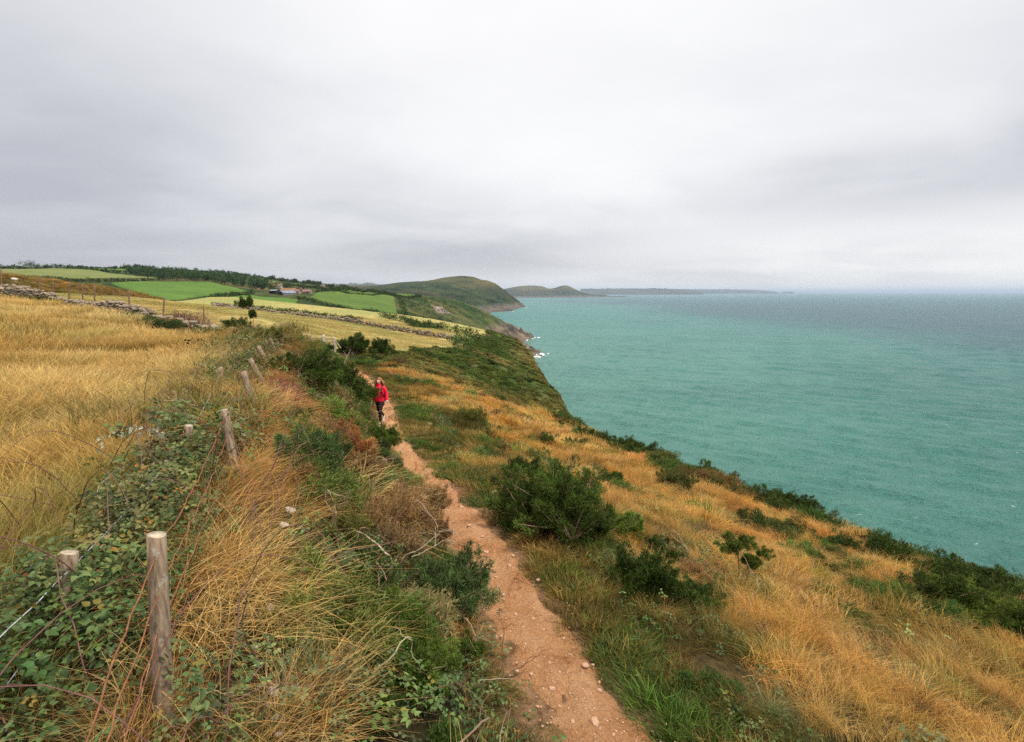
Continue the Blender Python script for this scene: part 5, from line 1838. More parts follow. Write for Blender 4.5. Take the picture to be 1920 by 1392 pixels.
V, F = place_shape(LEAFLET, LEAFLET_F, P, rand_dir(500, r), rand_dir(500, r), r.uniform(.06, .11, 500))
lf = obj('leaves', mesh_np('leaves', V, F, M_LEAF, np.repeat(r.uniform(.6, 1.4, (500, 1)), 9, 0) * np.ones((1, 3))), e)
lf.color = (.115, .12, .05, 1)
# ------------------------------------------------------------------ rough bank at the far left, beyond the wall
bp = [at(-70, 540, 44), at(0, 541, 48), at(60, 546, 56), at(150, 552, 74), at(220, 557, 95), at(295, 562, 122)]
bs_ = np.concatenate([[0], np.cumsum([np.hypot(*(b - a)[:2]) for a, b in zip(bp[:-1], bp[1:])])])
ss = np.arange(0, bs_[-1], .8)
bx, by = np.interp(ss, bs_, [q[0] for q in bp]), np.interp(ss, bs_, [q[1] for q in bp])
bh = np.interp(ss, [0, 10, 45, bs_[-1]], [1.75, 1.65, 1.4, .5]) * (.8 + .4 * fbm(ss * .25, 0 * ss, 901))
tn = unit(np.stack([np.gradient(bx), np.gradient(by)], 1))
prof = np.linspace(-1, 1, 13)
V = []
for k_ in prof:
    X_, Y_ = bx + tn[:, 1] * k_ * 2.2, by - tn[:, 0] * k_ * 2.2
    V.append(np.stack([X_, Y_, H(X_, Y_) - .15 + (bh + .15) * (1 - abs(k_) ** 2.2) + (fbm(X_, Y_, 903) - .5) * .35], 1))
V = np.array(V)
bank = obj('earth_bank', mesh_np('earth_bank', V.reshape(-1, 3), grid_faces(len(ss), 13), M_GROUND, mixn((.30, .19, .07), (.16, .15, .05), fbm(V[..., 0] * .3, V[..., 1] * .3, 905)).reshape(-1, 3), True))
tag(bank, kind='structure')
rb = np.random.default_rng(9)
i_ = rb.integers(0, len(ss), 700)
j_ = rb.integers(1, 12, 700)
P = V[j_, i_] + rb.normal(0, .25, (700, 3)) * np.array((1, 1, 0))
scatter('bank_top_grass', LIB_STRAW[1], P, rb.uniform(0, 6.28, 700), .2, np.stack([np.ones(700), np.ones(700), rb.uniform(.7, 1.3, 700)], 1), jitter(cmix((.46, .27, .09), (.26, .22, .07), rb.uniform(0, 1, 700)), rb, .15))
for i, (u, v, w, lab) in enumerate([(26, 524, 24, 'white stone on the rough bank, nearest the picture\'s left edge'), (62, 531, 16, 'white stone on the rough bank between the first two stakes'), (103, 537, 20, 'largest white stone on the rough bank behind the wall'),
                                    (112, 533, 12, 'small white stone right of the largest one on the bank'), (156, 541, 14, 'white stone on the bank beside the fifth stake'), (172, 545, 10, 'little white stone at the low end of the bank')]):
    d_ = np.interp(u, [0, 60, 150, 220], [46, 54, 72, 93]) - 1.2
    p_ = at(u, v, d_)
    s = w * d_ / FPX * .55
    tag(obj('stone', QSTONES[i], None, p_, (0, 0, i), (s, s * .8, s * .6)), lab, 'stone')

# dark growth over and in front of the tumbledown wall
rv = np.random.default_rng(19)
ws = np.concatenate([rv.uniform(0, seg[-1], 260), rv.uniform(seg[-1] * .62, seg[-1], 260), rv.uniform(seg[-1] * .28, seg[-1] * .40, 70)])
wx_, wy_ = wall_at(ws)
keep = (fbm(ws * .35, 0 * ws, 561) > .47) | (ws > seg[-1] * .66)
wx_, wy_ = wx_[keep] + rv.normal(0, .25, keep.sum()), wy_[keep] - .55 + rv.normal(0, .35, keep.sum())
nW = len(wx_)
c = np.where((rv.uniform(0, 1, nW) < .35)[:, None], cmix((.20, .12, .06), (.30, .2, .09), rv.uniform(0, 1, nW)), cmix((.055, .095, .028), (.11, .14, .045), rv.uniform(0, 1, nW)))
sW = rv.uniform(.35, .8, nW)
scatter('wall_scrub', LIB_SCRUB, np.stack([wx_, wy_, H(wx_, wy_) + .0], 1), rv.uniform(0, 6.28, nW), .15, np.stack([sW, sW, sW * .95], 1), jitter(c, rv, .2))

# ------------------------------------------------------------------ fields, hedges, trees of the far farmland


def field(corners, c0, c1, name='field', lift=.6, nn=26):
    q = [hitB(u, v)[:2] for u, v in corners]
    t = np.linspace(0, 1, nn)
    A, B = np.meshgrid(t, t)
    P = sum(w_[..., None] * np.asarray(c_)[None, None] for w_, c_ in zip(((1 - A) * (1 - B), A * (1 - B), A * B, (1 - A) * B), q))
    Zq = HB(P[..., 0], P[..., 1]) + lift
    e_ = np.minimum(np.minimum(A, 1 - A), np.minimum(B, 1 - B))
    Zq = Zq - np.where(e_ <= 0, lift + 1.5, 0)
    o = obj(name, mesh_np(name, np.stack([P[..., 0], P[..., 1], Zq], -1).reshape(-1, 3), grid_faces(nn, nn), M_FIELD, mixn(c0, c1, fbm(P[..., 0] * .02, P[..., 1] * .03, 911)).reshape(-1, 3), True))
    return tag(o, kind='structure')


GRN0, GRN1, PALE0, PALE1 = (.070, .140, .022), (.105, .178, .032), (.14, .17, .048), (.19, .195, .065)
field([(592, 549), (742, 558), (756, 592), (573, 560)], (.072, .125, .022), (.11, .160, .034), lift=.8)
field([(470, 553), (562, 563), (552, 577), (400, 567)], GRN0, GRN1)
field([(200, 531), (396, 530), (467, 546), (300, 565)], GRN0, GRN1, lift=.8)
field([(-40, 505), (160, 506), (308, 523), (10, 522)], PALE0, PALE1, lift=.9)
field([(165, 503.5), (240, 505), (243, 512), (170, 508)], GRN0, GRN1)
field([(496, 525), (602, 538), (598, 541), (488, 528)], PALE0, PALE1)
field([(615, 545), (792, 555), (752, 557), (632, 549)], (.09, .16, .03), (.13, .185, .04))
field([(600, 576), (706, 592), (690, 597), (585, 582)], (.12, .18, .035), (.18, .20, .05))


def leaf_cloud(P, size, r, n_each, spread, flat=.8):
    """Leaf-sized faces spread round points P."""
    k_ = len(P) * n_each
    c = np.repeat(P, n_each, 0) + r.normal(0, 1, (k_, 3)) * np.repeat(np.broadcast_to(np.asarray(spread).reshape(-1, 1), (len(P), 1)), n_each, 0) * np.array((1, 1, flat))
    a, b = rand_dir(k_, r), rand_dir(k_, r)
    s = size * r.uniform(.6, 1.4, (k_, 1))
    V = np.stack([c, c + a * s, c + b * s], 1).reshape(-1, 3)
    sh = np.repeat(np.repeat(r.uniform(.65, 1.35, (len(P), 1)), n_each, 0) * r.uniform(.8, 1.2, (k_, 1)), 3, 0)
    return V, np.arange(len(V)).reshape(-1, 3), sh * np.ones((1, 3))


def hedge(pts, label, h, w, color, size, near=False, dens=1.0, group='hedges between the fields', brown=0.0, seed=1):
    r = np.random.default_rng(seed * 13 + len(pts))
    fn, hf = (hit, H) if near else (hitB, HB)
    q = np.array([fn(u, v) for u, v in pts])
    sl = np.concatenate([[0], np.cumsum(np.linalg.norm(np.diff(q[:, :2], axis=0), axis=1))])
    n_ = int(sl[-1] / (w * .55) * 3 * dens) + 6
    s = r.uniform(0, sl[-1], n_)
    x_, y_ = np.interp(s, sl, q[:, 0]) + r.normal(0, w * .28, n_), np.interp(s, sl, q[:, 1]) + r.normal(0, w * .28, n_)
    lump = .55 + .8 * fbm(s / (h * 4), 0 * s, seed)
    z_ = hf(x_, y_) + h * lump * r.uniform(.15, .85, n_)
    V, F, Cc = leaf_cloud(np.stack([x_, y_, z_], 1), size, r, 14, h * .22 * np.ones(n_))
    if brown:
        bm_ = np.repeat(r.uniform(0, 1, (len(V) // 42 + 1, 1)) < brown, 42, 0)[:len(V)]
        Cc = np.where(bm_, Cc * np.array((2.6, 1.25, .9)), Cc)
    e = obj('hedge', None, None, q[0])
    tag(e, label, 'hedge', group)
    f = obj('foliage', mesh_np('hedge_foliage', V - q[0], F, M_FARLEAF, Cc), e)
    f.color = (*color, 1)
    k_ = max(2, int(sl[-1] / (h * 2.5)))
    st = []
    for t in np.linspace(0, sl[-1], k_):
        a, b = np.interp(t, sl, q[:, 0]), np.interp(t, sl, q[:, 1])
        st.append(tube([(a, b, hf(a, b) - .3), (a + r.normal(0, .1 * h), b, hf(a, b) + h * .5)], (.06 * h, .03 * h), 4))
    V, F = cat(st)
    obj('stems', mesh_np('stems', V - q[0], F, M_BARK), e)


HD, HD2 = (.045, .075, .020), (.06, .09, .026)
hedge([(402, 573), (470, 580), (560, 589), (640, 601), (672, 606)], 'dark hedge growing along the left half of the long field wall', 1.5, 1.6, HD, .34, True, 1.3, brown=.25, seed=2)
hedge([(676, 609), (770, 625), (866, 642)], 'low ragged growth along the right half of the long field wall', .8, 1.2, (.085, .085, .035), .3, True, 1.0, brown=.4, seed=18)
hedge([(715, 596), (760, 605), (830, 621), (905, 640)], 'dense dark hedge along the top of the cliff slope, above the strip field', 2.4, 2.6, HD, .40, True, 1.6, seed=3)
hedge([(856, 652), (868, 646), (885, 640)], 'short green hedge end at the corner of mown field and cliff slope', 1.9, 3.0, (.075, .12, .03), .34, True, 1.6, seed=4)
hedge([(558, 562), (600, 571), (650, 582), (720, 594)], 'long dark hedge along the lower side of the green pasture', 2.8, 5, HD, .8, seed=5)
hedge([(745, 558), (756, 575), (760, 592)], 'dark scrub hedge down the seaward end of the green pasture', 2.6, 6, HD2, .8, seed=6)
hedge([(592, 548), (650, 552), (700, 556), (745, 557)], 'thin hedge along the top of the green pasture', 2.0, 3, HD, .8, seed=7)
hedge([(384, 564), (430, 556), (475, 549)], 'dark hedge between the two brightest green fields', 2.6, 4.5, HD, .8, seed=8)
hedge([(0, 521), (40, 523), (110, 527), (180, 529), (250, 529), (310, 526)], 'low dark hedge under the pale green hillside field', 3.2, 5, HD, 1.0, seed=9)
hedge([(-20, 504), (70, 505), (140, 506)], 'dark skyline hedge above the pale hillside field, by the left edge', 5.0, 6, HD, 1.5, seed=10)
hedge([(150, 506), (200, 510), (260, 515), (310, 524)], 'hedge down the upper edge of the pale hillside field', 3.4, 5, HD, 1.3, seed=11)
hedge([(120, 503), (180, 504), (245, 505)], 'thin hedge on the skyline left of the wood', 2.6, 4, HD, 1.4, seed=12)
hedge([(400, 511), (470, 519), (530, 527), (600, 535)], 'skyline hedge running down above the farm', 4.0, 5, HD, 1.6, seed=13)
hedge([(488, 529), (540, 535), (600, 542), (640, 546)], 'hedge below the narrow pale strip above the farm', 3.5, 5, HD, 1.3, seed=14)
hedge([(612, 545), (680, 550), (790, 556)], 'dark hedge above the upper strip of pasture', 3.0, 4, HD, 1.2, seed=15)
hedge([(405, 570), (450, 574), (520, 580), (585, 584)], 'scrubby hedge along the near side of the lower green field', 2.2, 4, HD2, .8, brown=.3, seed=16)
hedge([(600, 537), (640, 540), (690, 545), (740, 549)], 'bushy dark hedge line right of the farm on the crest', 4.5, 8, HD, 1.5, seed=17)


def tree(u, v, wpx, hpx, label, d=None, color=HD, lean=.15, seed=1, group='trees on the skyline and at the farm'):
    p_ = hitB(u, v) if d is None else at(u, v, d)
    r = np.random.default_rng(seed)
    s = depth(p_) / FPX
    W, Hh = wpx * s, hpx * s
    e = obj('tree', None, None, p_ - np.array((0, 0, .8)))
    tag(e, label, 'tree', group)
    top_ = np.array((lean * Hh, 0, Hh * .55))
    parts = [tube([(0, 0, 0), top_ * .5 + r.normal(0, .1, 3), top_], (Hh * .045, Hh * .035, Hh * .02), 6)]
    cs = []
    for i in range(9):
        a, q = r.uniform(0, 6.28), r.uniform(.15, .42)
        c = np.array((lean * Hh * 1.3 + W * q * math.cos(a), W * q * math.sin(a), Hh * r.uniform(.45, .9)))
        cs.append(c)
        parts.append(tube([top_ * .6, (top_ + c) / 2, c], (Hh * .02, Hh * .014, Hh * .006), 4))
    V, F = cat(parts)
    obj('trunk', mesh_np('trunk', V, F, M_BARK, None, True), e)
    V, F, Cc = leaf_cloud(np.array(cs), s * 1.5, r, 60, W * .15)
    f = obj('crown', mesh_np('crown', V, F, M_FARLEAF, Cc), e)
    f.color = (*color, 1)


for i, (u, v, w, h, lab) in enumerate([(512, 526, 9, 7, 'broad tree on the skyline above the dark open barn'), (527, 528, 8, 5, 'low bushy tree on the skyline right of the broad one'), (550, 531, 8, 7, 'wind-bent tree alone on the skyline above the long barn'),
                                       (572, 534, 7, 6, 'first of four round trees on the crest right of the farm'), (579, 535, 7, 8, 'second of four round trees on the crest right of the farm'), (590, 536, 9, 8, 'third and widest of four round trees on the crest'),
                                       (599, 538, 7, 8, 'fourth of the round trees on the crest, next to white cottage'), (215, 505, 4, 5, 'tiny lone tree on the skyline left of the wood'), (236, 505, 14, 5, 'flat-topped tree clump on the skyline left of the wood'), (52, 501, 22, 7, 'dark tree clump on the skyline at far left'),
                                       (508, 547, 16, 14, 'dark tree in front of the white farmhouse'), (540, 545, 18, 12, 'spreading tree behind the orange-roofed barn'), (566, 546, 14, 10, 'round tree between the two stone barns'), (535, 543, 10, 9, 'dark tree right of the white farmhouse'),
                                       (620, 541, 9, 6, 'small round tree right of the white cottage')]):
    tree(u, v, w * 1.15, h * 1.25, lab, None, (HD, HD2)[i % 2], .12 * (1 if i % 3 else -.5), 930 + i)

# the wood on the hillside, one mass of crowns
rw = np.random.default_rng(21)
cs, tr = [], []
for _ in range(430):
    u = rw.uniform(240, 500)
    v0, v1 = np.interp(u, [240, 300, 400, 500], [507, 509, 513, 526]), np.interp(u, [240, 300, 320, 400, 500], [512, 522, 528, 531, 546])
    p_ = hitB(u, v0 + (v1 - v0) * rw.uniform(.15, 1))
    hq = rw.uniform(5, 9)
    for k_ in range(3):
        cs.append(p_ + np.array((rw.normal(0, 2.0), rw.normal(0, 2.0), hq * rw.uniform(.4, 1))))
    tr.append(tube([p_ - np.array((0, 0, .5)), p_ + np.array((rw.normal(0, .4), 0, hq * .7))], (.3, .15), 4))
V, F, Cc = leaf_cloud(np.array(cs), 1.15, rw, 30, 1.25 * np.ones(len(cs)))
wd_ = obj('wood', mesh_np('wood', V, F, M_FARLEAF, Cc))
wd_.color = (.042, .080, .024, 1)
tag(wd_, kind='stuff')
V, F = cat(tr)
tag(obj('wood_trunks', mesh_np('wood_trunks', V, F, M_BARK)), kind='stuff')

# loose scrub over the seaward hillside
rs = np.random.default_rng(22)
cs = []
while len(cs) < 1500:
    u, v = rs.uniform(600, 990), rs.uniform(540, 640)
    p_ = hitB(u, v, 300, 1000)
    if p_[2] > -60 and p_[1] < 990 and (fbm(p_[0] * .02, p_[1] * .02, 951) > .5) and not (590 < u < 755 and 549 < v < 592):
        cs.append(p_ + np.array((rs.normal(0, 3), rs.normal(0, 3), .6)))
V, F, Cc = leaf_cloud(np.array(cs), .9, rs, 12, rs.uniform(.7, 1.6, len(cs)), .5)
sb = obj('hillside_scrub', mesh_np('hillside_scrub', V, F, M_FARLEAF, Cc))
sb.color = (.05, .08, .022, 1)
tag(sb, kind='stuff')

# utility poles along the skyline
for i, (u, v, h) in enumerate([(306, 512, 13), (340, 513, 14), (380, 516, 14), (421, 519, 14), (470, 524, 12)]):
    p_ = hitB(u, v, 600)
    L = h * depth(p_) / FPX
    e = obj('utility_pole', None, None, p_)
    tag(e, 'thin utility pole on the skyline, %s from the left' % ORD[i], 'utility pole', 'utility poles on the skyline')
    V, F = tube([(0, 0, -1), (0, 0, L)], (.16, .11), 6)
    obj('pole', mesh_np('pole', V, F, M_OLDPOST), e)
    V, F = bar((-.9, 0, L - .6), (.9, 0, L - .6), .12, .14)
    obj('crossarm', mesh_np('crossarm', V, F, M_OLDPOST), e)

# ------------------------------------------------------------------ the farm
M_WHITEWALL = mat_plain('white_render', (.58, .56, .53), .8, .1, .5, .1)
M_STONEWALL = mat_plain('farm_stone', (.33, .25, .19), .9, .3, .6, .5, .1)
M_ORANGE = mat_plain('rusty_tin_roof', (.30, .15, .07), .8, .3, .3, .3)
M_SLATE = mat_plain('brown_slate', (.22, .12, .095), .8, .25, .5, .3)
M_GREYTIN = mat_plain('grey_tin', (.20, .21, .24), .6, .25, .3, .2)
M_BLACK = mat_plain('dark_opening', (.018, .018, .022), .8, .2, 1, 0)
M_GLASS = mat_plain('window_glass', (.04, .05, .06), .15, .2, 1, 0, spec=.6)


def box_np(x0, x1, y0, y1, z0, z1):
    V = np.array([(x, y, z) for z in (z0, z1) for y in (y0, y1) for x in (x0, x1)], float)
    return V, np.array([(0, 2, 3, 1), (4, 5, 7, 6), (0, 1, 5, 4), (2, 6, 7, 3), (0, 4, 6, 2), (1, 3, 7, 5)])


def building(name, u, v, wpx, hpx, label, wmat, rmat, depth_m=7, ang=0.0, roof=.55, gable=False, wins=(), door=None, chimney=(), open_front=False, cat_='building', dd=0):
    """Walls with a pitched roof, openings, chimneys. gable=True turns the gable end towards the viewer."""
    p_ = hitB(u, v)
    if dd:
        p_ = at(u, v, depth(p_) + dd)
    s = depth(p_) / FPX
    W, Hh = wpx * s, hpx * s
    hw = Hh * (1 - roof)
    e = obj(name, None, None, p_ - np.array((0, 0, .4)), (0, 0, ang))
    tag(e, label, cat_, 'farm buildings')
    D = depth_m
    x0, x1 = -W / 2, W / 2
    if open_front:
        parts = [box_np(x0, x1, D - .3, D, 0, hw), box_np(x0, x0 + .3, 0, D - .35, 0, hw), box_np(x1 - .3, x1, 0, D - .35, 0, hw)]
        V, F = cat(parts)
        for xx in np.linspace(x0 + .3, x1 - .5, 4):
            obj('post', mesh_np('post', *box_np(xx, xx + .25, .05, .3, 0, hw - .03), M_BLACK), e)
    else:
        V, F = box_np(x0, x1, 0, D, 0, hw)
    tri = []
    if gable:
        tri = np.array([(x0, 0, hw), (x1, 0, hw), (0, 0, Hh), (x0, D, hw), (x1, D, hw), (0, D, Hh)])
    else:
        tri = np.array([(x0, 0, hw), (x0, D, hw), (x0, D / 2, Hh), (x1, 0, hw), (x1, D, hw), (x1, D / 2, Hh)])
    n0 = len(V)
    V = np.concatenate([V, tri])
    obj('wall', mesh_np('wall', V, [F, np.array([(n0, n0 + 1, n0 + 2), (n0 + 3, n0 + 5, n0 + 4)])], wmat), e)
    o_ = .3
    th_ = .18
    rp = []
    for sg in (-1, 1):
        if gable:
            a = [(sg * (W / 2 + o_), -o_, hw - .15), (sg * (W / 2 + o_), D + o_, hw - .15), (0, D + o_, Hh + .05), (0, -o_, Hh + .05)]
        else:
            yy = -o_ if sg < 0 else D + o_
            a = [(x0 - o_, yy, hw - .15), (x1 + o_, yy, hw - .15), (x1 + o_, D / 2, Hh + .05), (x0 - o_, D / 2, Hh + .05)]
        a = np.array(a, float)
        rp.append((np.concatenate([a, a + np.array((0, 0, th_))]), np.array([(0, 1, 2, 3), (4, 7, 6, 5), (0, 4, 5, 1), (1, 5, 6, 2), (2, 6, 7, 3), (3, 7, 4, 0)])))
    V, F = cat(rp)
    ro = obj('roof', mesh_np('roof', V, F, rmat), e)
    for cx in chimney:
        obj('chimney', mesh_np('chimney', *box_np(cx * W - .4, cx * W + .4, D / 2 - .4, D / 2 + .4, Hh - .3, Hh + 1.1), wmat), ro)
    for fx, fz, fw, fh in wins:
        w_ = obj('window', mesh_np('window', *box_np(fx * W - fw / 2, fx * W + fw / 2, -.08, .02, fz * hw, fz * hw + fh), M_WHITEWALL), e)
        obj('pane', mesh_np('pane', *box_np(fx * W - fw * .4, fx * W + fw * .4, -.11, -.02, fz * hw + fh * .1, fz * hw + fh * .9), M_GLASS), w_)
    if door:
        fx, fw, fh, dm = door
        obj('door', mesh_np('door', *box_np(fx * W - fw / 2, fx * W + fw / 2, -.06, .02, .35, .35 + fh), dm), e)


building('farmhouse', 519.5, 541.5, 15, 9, 'white farmhouse with reddish brown roof above the farmyard', M_WHITEWALL, M_SLATE, 6, R(12), .45, wins=((-.3, .15, .9, 1.1), (0, .15, .9, 1.1), (.3, .15, .9, 1.1)), door=(-.12, 1, 2, M_SLATE), chimney=(-.42, .42), dd=20)
building('barn', 511, 551, 12, 8, 'black open-fronted barn at the left end of the farm', M_BLACK, M_GREYTIN, 10, R(5), .22, open_front=True)
building('barn', 526, 553.5, 16, 9, 'grey tin barn with pale gable facing the field', M_GREYTIN, M_GREYTIN, 14, R(-25), .5, True, door=(-.05, 5.5, 2.6, M_BLACK))
building('barn', 539, 548, 27, 8, 'long stone barn with rusty orange roof', M_STONEWALL, M_ORANGE, 8, R(-4), .42, wins=((-.3, .2, .9, .8), (.2, .2, .9, .8)), door=(.0, 2.2, 1.9, M_BLACK), dd=8)
building('barn', 552, 551, 16, 8.5, 'brown stone barn joined in front of the orange-roofed barn', M_STONEWALL, M_SLATE, 7, R(4), .42, wins=((-.2, .25, .8, .8),), door=(.25, 1.8, 1.9, M_BLACK))
building('barn', 561, 547.5, 12, 8.5, 'stone barn with pale gable end at the back of the yard', M_STONEWALL, M_SLATE, 8, R(-15), .42, True, wins=((0, .4, .9, 1),), dd=10)
building('barn', 575, 550.5, 14.5, 7.5, 'separate small stone barn at the right end of the farm', M_STONEWALL, M_SLATE, 7, R(8), .42, wins=((-.3, .25, 1.4, 1.2),), door=(.1, 1.5, 1.9, M_BLACK))
building('cottage', 605, 538.5, 6.5, 4, 'lone white cottage on the crest right of the round trees', M_WHITEWALL, M_SLATE, 6, R(10), .45, wins=((-.2, .2, .9, 1), (.2, .2, .9, 1)), chimney=(.4,))
building('shed', 483, 544, 4.5, 3, 'low shed with orange roof left of the farm, farther one', M_STONEWALL, M_ORANGE, 4, 0, .55, door=(0, 1, 1.2, M_BLACK))
building('shed', 498, 544.5, 4.5, 3.2, 'small orange-roofed shed next to the black barn', M_STONEWALL, M_ORANGE, 4, 0, .55, door=(0, 1, 1.2, M_BLACK))

# ------------------------------------------------------------------ bare rock on the far slope, rocks and foam at the sea's edge


def rock_patch(name, corners, mat, lift, nn=26, seed=1):
    q = [hitB(u, v)[:2] for u, v in corners]
    t = np.linspace(0, 1, nn)
    A, B = np.meshgrid(t, t)
    P = sum(w_[..., None] * np.asarray(c_)[None, None] for w_, c_ in zip(((1 - A) * (1 - B), A * (1 - B), A * B, (1 - A) * B), q))
    e_ = np.minimum(np.minimum(A, 1 - A), np.minimum(B, 1 - B)) * 4
    Zq = HB(P[..., 0], P[..., 1]) - 1.2 + np.clip(e_ + .8 * (fbm(A * 5, B * 5, seed) - .5), 0, 1) * lift + (fbm(A * 14, B * 7, seed + 3) - .5) * 3.2
    return tag(obj(name, mesh_np(name, np.stack([P[..., 0], P[..., 1], Zq], -1).reshape(-1, 3), grid_faces(nn, nn), mat)), kind='structure')


rock_patch('rock_face', [(803, 571), (828, 573), (856, 592), (822, 590)], M_PINKROCK, 2.6, 30, 5)
for i, (x_, y_, s, lab) in enumerate([(26, 604, 9, 'dark rock at the tip of the nearer wave-washed point'), (31, 622, 6, 'low rock in foam off the nearer point'), (20, 590, 11, 'broken dark cliff rock just below the nearer point'),
                                      (30, 862, 10, 'dark rock at the tip of the farther rocky point'), (36, 850, 6, 'low rock awash beside the farther point'), (24, 830, 12, 'big dark rock under the farther point\'s cliff')]):
    tag(obj('sea_rock', stone_mesh('sea_rock', 960 + i, M_ROCK, 1, .8, .7, 3), None, (x_, y_, SEA + s * .12), (.1, .15, i), (s, s * 1.4, s)), lab, 'rock')
fo = []
rf_ = np.random.default_rng(41)
for x_, y_, w, n_ in ((31, 606, 7, 26), (22, 574, 6, 14), (34, 858, 8, 24), (26, 820, 7, 14), (40, 626, 6, 10), (75, 2480, 14, 10), (5, 1990, 12, 8)):
    for _ in range(n_):
        c = np.array((x_ + rf_.normal(0, w * .55), y_ + rf_.normal(0, w * 1.6), SEA + .75))
        k_ = 10
        a = np.linspace(0, 2 * math.pi, k_, endpoint=False)
        q = rf_.uniform(.5, 2.4) * (.6 + .7 * rf_.uniform(0, 1, k_))
        ring_ = np.stack([c[0] + np.cos(a) * q * 1.1, c[1] + np.sin(a) * q * 2.0, np.full(k_, c[2] - .3)], 1)
        V = np.concatenate([[c], ring_])
        fo.append((V, np.array([(0, 1 + j, 1 + (j + 1) % k_) for j in range(k_)])))
V, F = cat(fo)
tag(obj('foam', mesh_np('foam', V, F, M_FOAM, None, True)), kind='stuff')

# ------------------------------------------------------------------ the walker
M_SKIN = mat_plain('skin', (.72, .44, .33), .6, .08, 12, 0)
M_HAIR = mat_plain('auburn_hair', (.30, .135, .05), .6, .5, 30, .5, .01)
M_JACKET = mat_plain('red_jacket', (.82, .012, .04), .6, .12, 9, .4, .015)
M_TROUSER = mat_plain('black_leggings', (.022, .014, .016), .75, .3, 12, .2)
M_SHOE = mat_plain('pale_shoe', (.62, .55, .50), .7, .15, 20, .2)
M_STRAP = mat_plain('black_webbing', (.012, .012, .014), .7, .3, 20, 0)
M_CUFF = mat_plain('white_cuff', (.78, .76, .74), .8, .05, 20, 0)
M_DARKLINE = mat_plain('dark_feature', (.10, .04, .035), .6, .2, 20, 0)

foot = hit(714, 795)
per = obj('person', None, None, foot, (0, 0, R(-4)))
tag(per, 'walker with auburn hair in a red jacket and black leggings coming along the path', 'person')
sv, se, sr = [], [], []


def chain(pts, start=None):
    prev = start
    for (x_, y_, z_, q) in pts:
        sv.append((x_, y_, z_)); sr.append(q)
        if prev is not None:
            se.append((prev, len(sv) - 1))
        prev = len(sv) - 1
    return prev


hip = chain([(0, 0, .93, .115)])
ch = chain([(0, .0, 1.08, .105), (0, .01, 1.24, .12), (0, .01, 1.36, .095)], hip)
neck = chain([(0, 0, 1.445, .05), (-.005, -.015, 1.50, .055), (-.005, -.02, 1.545, .078), (-.005, -.01, 1.60, .086), (-.005, 0, 1.655, .06)], ch)
for sg in (-1, 1):
    wrist = chain([(sg * .15, .01, 1.37, .062), (sg * .20, .02, 1.26, .05), (sg * .245, .03, 1.10, .042), (sg * .275, -.04, .90, .028), (sg * .282, -.065, .85, .026)], ch)
    for f_, (ox, ln) in enumerate(((-.028, .065), (-.010, .075), (.008, .072), (.024, .058))):
        chain([(sg * .285 + ox * .4, -.075 + ox, .805, .010), (sg * .283 + ox * .4, -.09 + ox, .805 - ln * .55, .009), (sg * .278 + ox * .4, -.095 + ox, .805 - ln, .008)], wrist)
    chain([(sg * .265, -.095, .83, .011), (sg * .255, -.115, .795, .009)], wrist)
chain([(.075, -.04, .84, .088), (.045, -.14, .50, .058), (.02, -.10, .28, .05), (.01, -.02, .09, .036), (.01, -.02, .045, .04), (.015, -.17, .03, .03)], hip)     # leading leg
chain([(-.085, .03, .82, .088), (-.075, .06, .50, .058), (-.05, .27, .33, .048), (-.03, .46, .22, .036), (-.03, .50, .19, .038), (-.02, .45, .06, .03)], hip)      # trailing leg
me = bpy.data.meshes.new('body')
me.from_pydata(sv, se, [])
me.materials.append(M_SKIN)
body = obj('body', me, per)
md = body.modifiers.new('skin', 'SKIN')
md.use_smooth_shade = True
for i, q in enumerate(me.skin_vertices[0].data):
    q.radius = (sr[i], sr[i])
    q.use_root = (i == 0)
sd = body.modifiers.new('subdivision', 'SUBSURF')
sd.levels = sd.render_levels = 1


def loft(rings_, sides=18, cap=False):
    """Elliptical sections (x, y, z, rx, ry) joined into a sleeve that follows the body."""
    a = np.linspace(0, 2 * math.pi, sides, endpoint=False)
    V = np.array([[(x + math.cos(t) * rx, y + math.sin(t) * ry, z) for t in a] for x, y, z, rx, ry in rings_])
    n_ = len(rings_)
    i = np.arange(n_ * sides).reshape(n_, sides)
    F = np.stack([i[:-1], np.roll(i[:-1], -1, 1), np.roll(i[1:], -1, 1), i[1:]], -1).reshape(-1, 4)
    return V.reshape(-1, 3), F


torso = [(0, 0, .86, .195, .145), (0, 0, .90, .20, .15), (0, 0, 1.0, .19, .14), (0, .0, 1.12, .19, .14), (0, 0, 1.25, .20, .15), (0, 0, 1.35, .185, .135), (0, 0, 1.41, .13, .105), (0, -.005, 1.44, .092, .088), (0, -.01, 1.50, .098, .092), (0, -.012, 1.515, .09, .085)]
parts = [loft(torso)]
for sg in (-1, 1):
    arm = np.array([(sg * .13, .0, 1.375), (sg * .185, .01, 1.32), (sg * .215, .02, 1.22), (sg * .25, .03, 1.09), (sg * .272, -.01, .98), (sg * .288, -.05, .885)])
    parts.append(tube(arm, np.array((.075, .082, .074, .067, .06, .056)), 14))
V, F = cat(parts)
wr_n = (fbm(V[:, 0] * 14, V[:, 2] * 16, 971) - .5)[:, None] * .02
jk = obj('jacket', mesh_np('jacket', V * (1 + wr_n * np.array((1, 1, 0))), F, M_JACKET, None, True), per)
for sg in (-1, 1):
    V, F = tube([(sg * .286, -.047, .90), (sg * .291, -.06, .855)], (.052, .05), 12)
    obj('cuff', mesh_np('cuff', V, F, M_CUFF, None, True), jk)
V, F = tube([(0, -.152, .875), (0, -.146, 1.0), (0, -.146, 1.12), (0, -.155, 1.25), (0, -.142, 1.35), (0, -.106, 1.43)], np.full(6, .006), 5)
obj('zip', mesh_np('zip', V, F, M_STRAP), jk)
